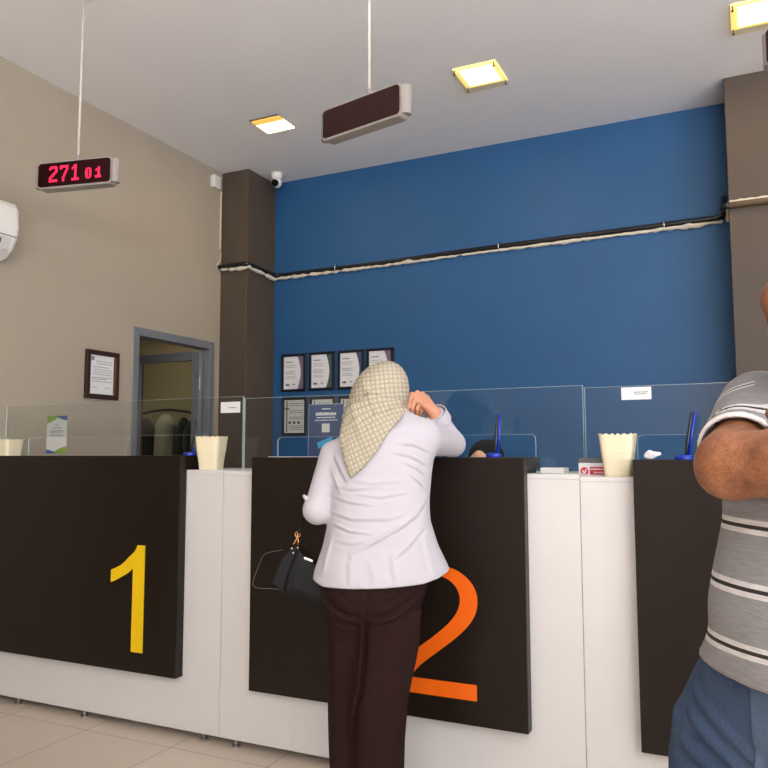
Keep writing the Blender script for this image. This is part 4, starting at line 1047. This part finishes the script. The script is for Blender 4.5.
def scarf_fn(p): return smax(scarf_sd(p), -np.maximum(hinner(p), p[:, 2]-9), .004)
CELL = .0165
def ga(p):
    th = .10+.35*np.clip((HC[2]-.01-p[:, 2])/.10, 0, 1); q = p-HC
    R_ = .125; a = np.arcsin(np.clip(q[:, 0]/R_, -1, 1))*R_*.6+q[:, 0]*.4
    return (a*np.cos(th)+q[:, 2]*np.sin(th))/CELL+40
def gb(p):
    th = .10+.35*np.clip((HC[2]-.01-p[:, 2])/.10, 0, 1); q = p-HC
    zz = np.where(q[:, 2] > .03, .03+np.arcsin(np.clip((q[:, 2]-.03)/.125, 0, 1))*.125, q[:, 2])
    return (zz*np.cos(th)-q[:, 0]*np.sin(th))/CELL+40
pw = to_world(Q(372, 800, 2.75))
wo = thing('person', 'woman in white shirt and beige waffle headscarf leaning on counter 2, seen from behind', 'person', (pw[0], pw[1], 0))
ZH = Q(384, 360, 2.83)[2]+.02
body = mesh_child('body', sdf_mesh('body', wbody, (-.36, 2.52, .02), (.36, 3.16, ZH), .0052, to_world=UW), m_skin_w, wo)
eyes(body, HC, HFW, HT, .95, to_world)
mesh_child('shirt', sdf_mesh('shirt', shirt_fn, (-.36, 2.52, hem_u[3, 2]-.02), (.36, 3.10, Q(384, 400, 2.8)[2]), .0052, to_world=UW), m_shirt, wo)
mesh_child('trousers', sdf_mesh('trousers', trouser_fn, (-.30, 2.52, .0), (.26, 2.96, hipz(545)), .0065, to_world=UW), m_trousers, wo)
mesh_child('headscarf', sdf_mesh('headscarf', scarf_fn, (-.30, 2.52, Q(384, 478, 2.65)[2]), (.20, 3.02, ZH), .0042, attrs={'ga': ga, 'gb': gb}, to_world=UW), m_scarf, wo)
# turned cuff at the raised wrist
fa = SR['Wr']-SR['E']; fa = fa/np.linalg.norm(fa)
def cuff_fn(p):
    t = (p-SR['Wr']) @ fa; d = seg(p, SR['Wr']-fa*.05, SR['Wr']+fa*.02, .0475, .0445)
    return smax(smax(np.abs(d)-.0026, t-.008, .001), -t-.042, .001)+noise(p+1, 40)*.0012
mesh_child('cuff', sdf_mesh('cuff', cuff_fn, SR['Wr']-.09, SR['Wr']+.07, .0035, to_world=UW), m_shirt, wo)
def shoe(name, cx, cv, parent, fwd, tw, mtl):
    fwd = np.array(fwd, float); sd = np.array([fwd[1], -fwd[0]])
    def fn(p):
        x = (p[:, 0]-cx)*sd[0]+(p[:, 1]-cv)*sd[1]; y = (p[:, 0]-cx)*fwd[0]+(p[:, 1]-cv)*fwd[1]; q = np.stack([x, y, p[:, 2]], 1)
        d = smin(ell(q, (0, .11, .030), (.045, .085, .035)), ell(q, (0, -.01, .040), (.038, .075, .050)), .04)
        return smax(d, .003-p[:, 2], .003)
    return mesh_child(name, sdf_mesh(name, fn, (cx-.24, cv-.24, -.01), (cx+.24, cv+.24, .11), .007, to_world=tw), mtl, parent)
for L in (legL, legR):
    r_ = sorted(L)[0]; shoe('shoe', r_[1], r_[2]+.01, wo, (0, 1), UW, m_shoe)

# ---------------------------------------------------------------- her handbag, hanging from the left forearm
VB = 2.93
def bagpt(px, py, dv=0): return to_world(Q(px, py, VB+dv))
bl = [(299, 548), (321, 566), (331, 583), (327, 607), (318, 605), (285, 590), (288, 575)]
cen = np.mean([Q(x, y, VB) for x, y in bl], 0)
outl = [(np.array(Q(x, y, VB))-cen)[[0, 2]] for x, y in bl]
hb = thing('handbag', 'small black leather handbag with gold rings hanging from the woman\'s left arm', 'handbag', tuple(to_world(cen)))
def bag_fn(p):
    q = poly_sd((p-cen)[:, [0, 2]], outl); v = np.abs(p[:, 1]-VB)-.030-.006*np.clip(-q/.03, 0, 1)
    return smax(q, v, .014)-.003
mesh_child('bag_body', sdf_mesh('bag_body', bag_fn, cen-np.array([.13, .07, .13]), cen+np.array([.13, .07, .13]), .004, to_world=UW), m_bag, hb)
gl = [(298, 546), (302, 550), (284, 592), (272, 583), (281, 560), (290, 549)]
outl2 = [(np.array(Q(x, y, VB))-cen)[[0, 2]] for x, y in gl]
def gus_fn(p):
    q = poly_sd((p-cen)[:, [0, 2]], outl2); return smax(q, np.abs(p[:, 1]-VB-.015)-.022, .008)-.002
mesh_child('side_gusset', sdf_mesh('side_gusset', gus_fn, cen-np.array([.15, .08, .13]), cen+np.array([.13, .08, .13]), .004, to_world=UW), m_bag, hb)
a, b, c_, d_ = bagpt(304.5, 556.6, -.0355), bagpt(313, 559.8, -.0355), bagpt(312.6, 562, -.0355), bagpt(304.1, 558.8, -.0355)
bm = B(); n_ = W*.004
lo_ = [bm.verts.new(Vector(x-n_)) for x in (a, b, c_, d_)]; hi_ = [bm.verts.new(Vector(x+n_)) for x in (a, b, c_, d_)]
bm.faces.new(lo_); bm.faces.new(hi_[::-1])
for k in range(4): bm.faces.new((lo_[k], lo_[(k+1) % 4], hi_[(k+1) % 4], hi_[k]))
obj('name_plate', bm, m_silver, hb)
def ring(c, r, th, ax1, ax2, n=20):
    return tube(B(), [Vector(c+r*math.cos(2*PI*k/n)*ax1+r*math.sin(2*PI*k/n)*ax2) for k in range(n+1)], th, 8)
Zv = np.array([0, 0, 1.0])
obj('gold_ring', ring(bagpt(297.7, 534.5), .0095, .0022, U, Zv), m_gold, hb, smooth=True)
obj('snap_hook', tube(B(), [Vector(bagpt(*q)) for q in ((299.5, 528.5), (298.6, 531), (297, 538), (294.5, 543), (292.5, 545))], [.0025, .003, .0035, .004, .003], 8), m_gold, hb, smooth=True)
obj('snap_hook', tube(B(), [Vector(bagpt(*q)) for q in ((298, 538), (298.5, 542), (297.2, 546))], [.003, .004, .003], 8), m_gold, hb, smooth=True)
for q in ((292, 548.5), (298, 547.8), (293.5, 553)): obj('stud', ball(B(), bagpt(q[0], q[1], -.032), .0045), m_silver, hb, smooth=True)
sp = [Q(298.5, 533, VB), Q(301, 524, VB), Q(303.5, 518, VB-.01)]
ap = SL['E']+(SL['Wr']-SL['E'])*.62+np.array([0, 0, .055]); sp += [Q(309, 506, 2.89), ap, ap+np.array([.035, .03, -.03]), Q(331, 535, 2.96), Q(329, 570, 2.95), Q(327, 580, VB)]
bm = B(); pts = [Vector(to_world(q)) for q in sp]
def spline(P, n=6):
    out = []
    for i in range(len(P)-1):
        p0, p1, p2, p3 = P[max(i-1, 0)], P[i], P[i+1], P[min(i+2, len(P)-1)]
        for k in range(n):
            t = k/n; out.append(.5*((2*p1)+(p2-p0)*t+(2*p0-5*p1+4*p2-p3)*t*t+(3*p1-p0-3*p2+p3)*t**3))
    return out+[P[-1]]
obj('shoulder_strap', tube(bm, spline(pts), .006, 8), m_bag, hb, smooth=True)
pts = [Vector(bagpt(*q)) for q in ((283, 550), (271, 552), (263, 556), (258, 568), (252.8, 582), (256, 587.5), (268, 588.5), (282, 589.5))]
o = obj('thin_strap', tube(B(), spline(pts), .0014, 6), m_strap, hb, smooth=True); o['label'] = 'thin grey looped strap'

# ---------------------------------------------------------------- the staff member behind the desk (world frame)
EX, EY = -1.243, 3.86; EH = np.array([EX-.010, EY-.03, 1.218]); EF = math.atan2(-1, -.12)
seatz = .47
chair = thing('office_chair', 'dark office chair behind counter 2, under the staff member', 'chair', (EX, EY+.10, 0))
obj('seat', bx(EX-.24, EX+.24, EY-.13, EY+.33, seatz-.08, seatz), m_coat, chair, bevel=.03, seg=3)
obj('backrest', bx(EX-.21, EX+.21, EY+.345, EY+.40, seatz+.08, seatz+.50), m_coat, chair, bevel=.025, seg=3)
obj('back_bar', tube(B(), [(EX, EY+.20, seatz-.09), (EX, EY+.42, seatz-.08), (EX, EY+.425, seatz+.3)], .018), m_black, chair)
obj('gas_column', tube(B(), [(EX, EY+.10, .10), (EX, EY+.10, seatz-.08)], .028), m_metal, chair)
for k in range(5):
    a = 2*PI*k/5+.3; e = (EX+.28*math.cos(a), EY+.10+.28*math.sin(a))
    lg = obj('base_leg', tube(B(), [(EX, EY+.10, .11), (e[0], e[1], .075)], [.022, .015]), m_black, chair)
    obj('castor', ball(B(), (e[0], e[1], .03), .029), m_black, lg, smooth=True)
es = [(seatz+.005, EX, EY+.05, .17, .13), (seatz+.10, EX, EY+.05, .17, .13), (.75, EX, EY+.03, .145, .105), (.90, EX, EY+.01, .165, .11), (1.0, EX, EY+.01, .175, .10), (1.05, EX, EY+.01, .14, .08), (1.08, EX, EY, .07, .06)]
def elegs(p):
    d = None
    for s in (-1, 1):
        c = chain(p, [(EX+s*.09, EY+.08, seatz+.085), (EX+s*.11, EY-.26, seatz+.07), (EX+s*.11, EY-.27, .09)], [.085, .068, .045], .04)
        d = c if d is None else smin(d, c, .02)
    return d
def earms(p, o=0):
    d = None
    for s in (-1, 1):
        c = chain(p, [(EX+s*.165, EY+.01, 1.0), (EX+s*.21, EY-.02, .77), (EX+s*.12, EY-.22, .80)], [.052-o, .042-o, .034-o], .03)
        d = c if d is None else smin(d, c, .02)
    return d
def ehand(p, s):
    w0 = np.array([EX+s*.12, EY-.22, .80]); d = seg(p, w0, w0+np.array([0, -.03, 0]), .022, .022)
    for i in range(4):
        b = w0+np.array([s*(.026-.017*i), -.085, -.003]); d = smin(d, seg(p, w0+np.array([s*(.012-.008*i), -.01, 0]), b, .013, .0092), .01)
        d = smin(d, chain(p, [b, b+np.array([0, -.03, -.004]), b+np.array([0, -.045, -.022])], [.0088, .0082, .007], .003), .004)
    return smin(d, chain(p, [w0+np.array([-s*.014, -.02, 0]), w0+np.array([-s*.042, -.05, -.006]), w0+np.array([-s*.045, -.078, -.012])], [.013, .0095, .008], .005), .008)
def ebody(p):
    d = head_sdf(p, EH, EF, 0, .97); d = smin(d, seg(p, EH+np.array([0, .02, -.08]), (EX, EY+.01, 1.03), .05, .055), .03)
    d = smin(d, stack(p, es)+.02, .03); d = smin(d, earms(p, .012), .02)
    for s in (-1, 1): d = smin(d, ehand(p, s), .008)
    return smin(d, smax(elegs(p)+.016, .04-p[:, 2], .005), .03)
def etop(p):
    d = smin(stack(p, es), earms(p), .03)+noise(p, 18)*.004
    return smax(smax(d, (EY-.215)-p[:, 1]-0*p[:, 2], .004), .55-p[:, 2], .004)
def escarf(p):
    q = p-EH; f = np.array([math.cos(EF), math.sin(EF), 0]); r = np.array([f[1], -f[0], 0]); q = np.stack([q @ r, q @ f, q[:, 2]], 1)
    d = ell(q, (0, -.022, .028), (.092, .104, .100)); d = smin(d, ell(q, (0, -.01, -.08), (.085, .085, .09)), .05)
    d = smin(d, smax(np.abs(stack(p, es)-.012)-.007, .93-p[:, 2], .01), .03)
    d = smax(d, -ell(q, (0, .088, -.022), (.058, .070, .090)), .012)
    return smax(d, -(ell(q, (0, -.02, .0), (.083, .095, .11))+.001), .004)+noise(p, 25)*.002
em = thing('person', 'staff member in a black headscarf sitting behind counter 2, only the forehead showing', 'person', (EX, EY, 0))
eb = mesh_child('body', sdf_mesh('body', ebody, (EX-.32, EY-.40, .0), (EX+.32, EY+.28, 1.36), .008), m_skin_e, em)
eyes(eb, EH, EF, 0, .97)
mesh_child('top', sdf_mesh('top', etop, (EX-.32, EY-.30, .5), (EX+.32, EY+.28, 1.12), .009), m_coat2, em)
mesh_child('trousers', sdf_mesh('trousers', lambda p: smax(smin(elegs(p), smax(stack(p, es)+.004, p[:, 2]-.62, .01), .03), .075-p[:, 2], .004), (EX-.32, EY-.40, .03), (EX+.32, EY+.28, .66), .010), m_coat, em)
mesh_child('headscarf', sdf_mesh('headscarf', escarf, (EX-.25, EY-.22, .9), (EX+.25, EY+.2, 1.37), .006), m_blackscarf, em)
for s in (-1, 1): shoe('shoe', EX+s*.11, EY-.28, em, (0, -1), None, m_shoe)

# ---------------------------------------------------------------- the man in the striped polo (world frame, turned a little towards the counter)
MA = math.radians(45); MF = np.array([-math.sin(MA), -math.cos(MA), 0]); MR = np.array([-math.cos(MA), math.sin(MA), 0])   # facing, his right
MC = np.array([.106, 1.31, 0])
loc3 = lambda r, f, z: MC+MR*r+MF*f+np.array([0, 0, z])
def mrf(p): q = p-MC; return np.stack([q @ MR, q @ MF, p[:, 2]], 1)
mt_ = [(.80, .02, .0, .19, .130), (.90, .026, .008, .196, .140), (.945, .022, .018, .192, .149), (.975, .008, .022, .177, .150), (1.0, 0, .022, .169, .148), (1.05, 0, .024, .166, .146), (1.10, 0, .018, .163, .138), (1.17, 0, .008, .158, .126), (1.25, 0, 0, .170, .120), (1.31, 0, -.006, .180, .112), (1.355, 0, -.012, .168, .095), (1.39, 0, -.018, .125, .075), (1.42, 0, -.020, .075, .062), (1.45, 0, -.018, .055, .055)]
mt = [(z-.008*max(0, min(1, (z-1.2)/.1)), *r) for z, *r in mt_]
MS = {1: np.array([.012, 1.42, 1.343]), -1: loc3(-.185, -.012, 1.325)}
ME = {1: np.array([-.027, 1.21, 1.256]), -1: np.array([.18, 1.075, 1.135])}
MW = {1: np.array([.215, 1.065, 1.255]), -1: np.array([.062, 1.165, 1.228])}
def maxis(s):
    ax = ME[s]-MS[s]; L = np.linalg.norm(ax); return ax/L, L*.80
def msleeve(p, s):
    ax, Lc = maxis(s)
    return seg(p, MS[s], MS[s]+ax*Lc*1.2, .064, .0545)
def mpolo_sd(p):
    d = stack(mrf(p), mt, 2.2)
    fold = noise(p+7, 20, (1, 1, .5))*.004
    d = d+fold
    for s in (1, -1):
        ax, Lc = maxis(s); t = (p-MS[s]) @ ax
        d = smin(d, smax(msleeve(p, s)+fold*.4, t-Lc, .003), .028)
    return d
def mpolo_fn(p):
    d = mpolo_sd(p)
    q = mrf(p); hem = .972-.022*np.clip(q[:, 1]/.13, -1, 1)+.012*np.clip(q[:, 0]/.18, 0, 1)
    d = smax(d, hem-p[:, 2], .004)
    for s in (1, -1):
        ax, Lc = maxis(s); t = (p-MS[s]) @ ax
        d = smax(d, -np.maximum(seg(p, MS[s], ME[s], .060, .0485), Lc-.05-t), .002)
    d = smax(d, -np.maximum(stack(mrf(p), mt, 2.2)+.02, p[:, 2]-1.0), .004)
    return d
def mband_fn(s):
    ax, Lc = maxis(s)
    def fn(p):
        t = (p-MS[s]) @ ax; o_ = msleeve(p, s)+noise(p+7, 20, (1, 1, .5))*.0016
        return smax(smax(np.abs(o_+.0005)-.0025, Lc-.011-t, .001), t-Lc-.001, .001)
    return fn
def mband(p, c):
    q = mrf(p); s_t = (p[:, 2]-1.165)/.083+10.5+.10*noise(p, 9); qc = mrf(c)
    for s in (1, -1):
        ax, Lc = maxis(s); t = (p-MS[s]) @ ax
        s_t = np.where((msleeve(c, s) < stack(qc, mt, 2.2)-.004), 10.5+(Lc-t-.034)/.085, s_t)
    return s_t
mhips = [(.70, .07, 0, .15, .12), (.78, .080, -.004, .204, .136), (.86, .072, 0, .206, .140), (.92, .042, .004, .195, .138), (.985, .010, .008, .176, .134)]
mlegR = [(.06, .17, .03, .062, .075), (.45, .17, .03, .080, .09), (.62, .17, .025, .100, .105), (.76, .18, .012, .112, .125), (.84, .165, 0, .112, .128)]
mlegL = [(z, .10-u_-.03*(z < .5), v_, a, b) for z, u_, v_, a, b in mlegR]
def jeans_sd(p):
    q = mrf(p); d = smin(stack(q, mhips, 2.3), stack(q, mlegR, 2.1), .03); d = smin(d, stack(q, mlegL, 2.1), .025)
    fr = np.clip(q[:, 1]/.08, 0, 1)
    for a, b, am, wd in ((( .17, .90), (.03, .835), .003, .010), ((.18, .865), (.03, .80), .003, .010), ((.19, .815), (.05, .775), .003, .009), ((.16, .765), (.02, .755), .003, .010)):
        d = d-fr*am*np.exp(-(seg2(q, a, b)/wd)**2)+fr*am*np.exp(-((seg2(q, a, b)-.018)/wd)**2)
    return d+noise(p+4, 16)*.003
def mhand(p, s, curl):
    """hand at the end of a crossed forearm, fingers folded around the other arm"""
    w0 = MW[s]; ax = MW[s]-ME[s]; ax = ax/np.linalg.norm(ax); up = np.array([0, 0, 1.0]); up = up-ax*(up @ ax); up /= np.linalg.norm(up); nn = np.cross(ax, up)
    inn = -nn if (nn @ MF) > 0 else nn                                     # towards the chest
    PL = .095 if s == 1 else .050
    d = seg(p, w0-ax*.02, w0+ax*.01, .027, .026)
    for i in range(4):
        o_ = up*(.030-.019*i); k = w0+ax*PL+o_; d = smin(d, seg(p, w0+o_*.5, k, .015, .0105), .012)
        q = k+ax*.030+inn*.018; t_ = q+ax*.006+inn*.034
        d = smin(d, chain(p, [k, q, t_], [.0100, .0092, .0078], .004), .004)
    return smin(d, chain(p, [w0+ax*.02+up*.022, w0+ax*.055+up*.052, w0+ax*.09+up*.058], [.015, .0115, .0095], .006), .01)
MHT = -.30; MHC = np.array([.107, 1.27, 1.500]); MHF = math.atan2(-.95, -.30)
def mbody(p):
    d = head_sdf(p, MHC, MHF, MHT, 1.02); d = smin(d, seg(p, MHC+np.array([0, .03, -.07]), loc3(0, -.02, 1.37), .058, .062), .03)
    q = mrf(p); d = smin(d, stack(q, mt, 2.1)+.022, .03); d = smax(d, 1.0-p[:, 2], .01)
    for s in (1, -1):
        up = smin(smin(seg(p, MS[s], ME[s], .052, .044), ell(p, ME[s]+np.array([-.010, .012, -.010]) if s == 1 else ME[s], (.036, .036, .036)), .02), chain(p, [ME[s], ME[s]+(MW[s]-ME[s])*.3, MW[s]], [.0435, .0445, .029], .03), .025)
        d = smin(d, up, .012)
        d = smin(d, mhand(p, s, 1), .01)
    d = smin(d, smax(smin(stack(q, mhips+[(1.05, 0, .01, .14, .11)], 2.2)+.022, smin(stack(q, mlegR)+.016, stack(q, mlegL)+.016, .02), .02), .05-p[:, 2], .005), .03)
    return d+noise(p, 120)*.0003
mo = thing('person', 'man in a grey striped polo and blue jeans standing with crossed arms', 'person', (MC[0], MC[1], 0))
mb = mesh_child('body', sdf_mesh('body', mbody, (-.28, .90, .0), (.46, 1.72, 1.70), .0065), m_skin_m, mo)
eyes(mb, MHC, MHF, MHT, 1.02)
def mhair(p):
    q = p-MHC; f = np.array([math.cos(MHF), math.sin(MHF), 0]); r = np.array([f[1], -f[0], 0]); x_, z_ = q @ r, q[:, 2]; q = np.stack([x_*math.cos(MHT)-z_*math.sin(MHT), q @ f, x_*math.sin(MHT)+z_*math.cos(MHT)], 1)
    d = ell(q, (0, -.016, .040), (.083, .100, .094)); d = smax(d, -(q[:, 2]-.055+.55*np.maximum(-q[:, 1], -.02)-.0), .01) if False else d
    d = smax(d, q[:, 1]*.9+.045-q[:, 2]-.06, .012); return d+noise(p, 120)*.0015
mesh_child('hair', sdf_mesh('hair', mhair, MHC-.13, MHC+.15, .006), m_hair, mo)
mesh_child('polo_shirt', sdf_mesh('polo_shirt', mpolo_fn, (-.26, .95, .90), (.46, 1.66, 1.47), .0048, face_attrs={'band': mband}), m_polo, mo)
m_band = mat('white_polo_band', srgb(224, 216, 210), .9)
for s in (1, -1):
    ax, Lc = maxis(s); c_ = MS[s]+ax*Lc; mesh_child('sleeve_band', sdf_mesh('sleeve_band', mband_fn(s), c_-.085, c_+.085, .003), m_band, mo)
mj = mesh_child('jeans', sdf_mesh('jeans', lambda p: smax(jeans_sd(p), .04-p[:, 2], .004), (-.24, 1.0, .0), (.42, 1.68, .99), .0068), m_denim, mo)
def fly_fn(p):
    q = mrf(p); d = np.abs(jeans_sd(p)-.002)-.004
    return smax(smax(smax(d, np.abs(q[:, 0]-.012)-.019, .002), .78-p[:, 2], .004), -q[:, 1], .002)
f_ = mesh_child('fly', sdf_mesh('fly', fly_fn, (-.12, 1.0, .76), (.14, 1.35, .98), .0028), m_denim_light, mj)
def pocket_fn(p):
    q = mrf(p); d = np.abs(jeans_sd(p)-.001)-.0016
    return smax(d, np.abs(seg2(q, (.085, .955), (.165, .875)))-.0022, .001)
for s in (1, -1):
    r_ = sorted(mlegR)[0]; pos = MC+MR*(.17 if s == 1 else -.09)+MF*.03; shoe('shoe', pos[0]+MF[0]*.01, pos[1]+MF[1]*.01, mo, (MF[0], MF[1]), None, m_shoe)
def collar_fn(p):
    q = mrf(p); z0 = 1.405-.25*np.clip(q[:, 1], -.02, .1)
    d = stack(q, [(1.33, 0, .0, .105, .085), (1.40, 0, -.006, .078, .072), (1.46, 0, -.012, .070, .066)])
    return smax(np.abs(d)-.003, np.maximum(z0-.03-p[:, 2], p[:, 2]-z0-.02), .003)
mesh_child('collar', sdf_mesh('collar', collar_fn, (-.06, 1.15, 1.32), (.26, 1.48, 1.47), .0045), mat('grey_polo_collar', srgb(134, 131, 128), .9), mo)

# ================================================================== light
def area(name, loc, rot, sx_, sy_, power, col):
    l = bpy.data.lights.new(name, 'AREA'); l.shape = 'RECTANGLE'; l.size = sx_; l.size_y = sy_; l.energy = power; l.color = col
    o = bpy.data.objects.new(name, l); C.objects.link(o); o.location = loc; o.rotation_euler = rot; return o
area('daylight_street_window', ((WX0+WX1)/2, YF-.15, (WZ0+WZ1)/2), (math.radians(160), 0, 0), WX1-WX0, WZ1-WZ0, 900, (.93, .985, 1.06))
area('daylight_side_window', (XR+.15, (WY0+WY1)/2, (WZ0+WZ1)/2), (0, math.radians(158), 0), WZ1-WZ0, WY1-WY0, 900, (.93, .985, 1.06))
for i, (cx, cy) in enumerate(((LX[0], 4.41), (LX[1], 4.37), (LX[2], 4.36))):
    l = bpy.data.lights.new('lamp_light', 'AREA'); l.shape = 'SQUARE'; l.size = .22; l.energy = 5; l.color = (1, .78, .5)
    o = bpy.data.objects.new('lamp_light', l); C.objects.link(o); o.location = (cx, cy, H-.045)
area('storeroom_fill', (-6.2, 6.4, 2.88), (0, 0, 0), .5, .5, 24, (1, .9, .72))  # added fill without a fixture, lifts the dark storeroom
w = bpy.data.worlds.new('world'); SC.world = w; w.use_nodes = True
w.node_tree.nodes['Background'].inputs['Color'].default_value = (.75, .85, 1, 1); w.node_tree.nodes['Background'].inputs['Strength'].default_value = .6
SC.view_settings.exposure = -0.30

sl = bpy.data.lights.new('sun', 'SUN'); sl.energy = 45; sl.angle = .01; sl.color = (.96, .98, 1)
so = bpy.data.objects.new('sun', sl); C.objects.link(so); so.rotation_euler = Vector((.12, .60, -.80)).to_track_quat('-Z', 'Y').to_euler()
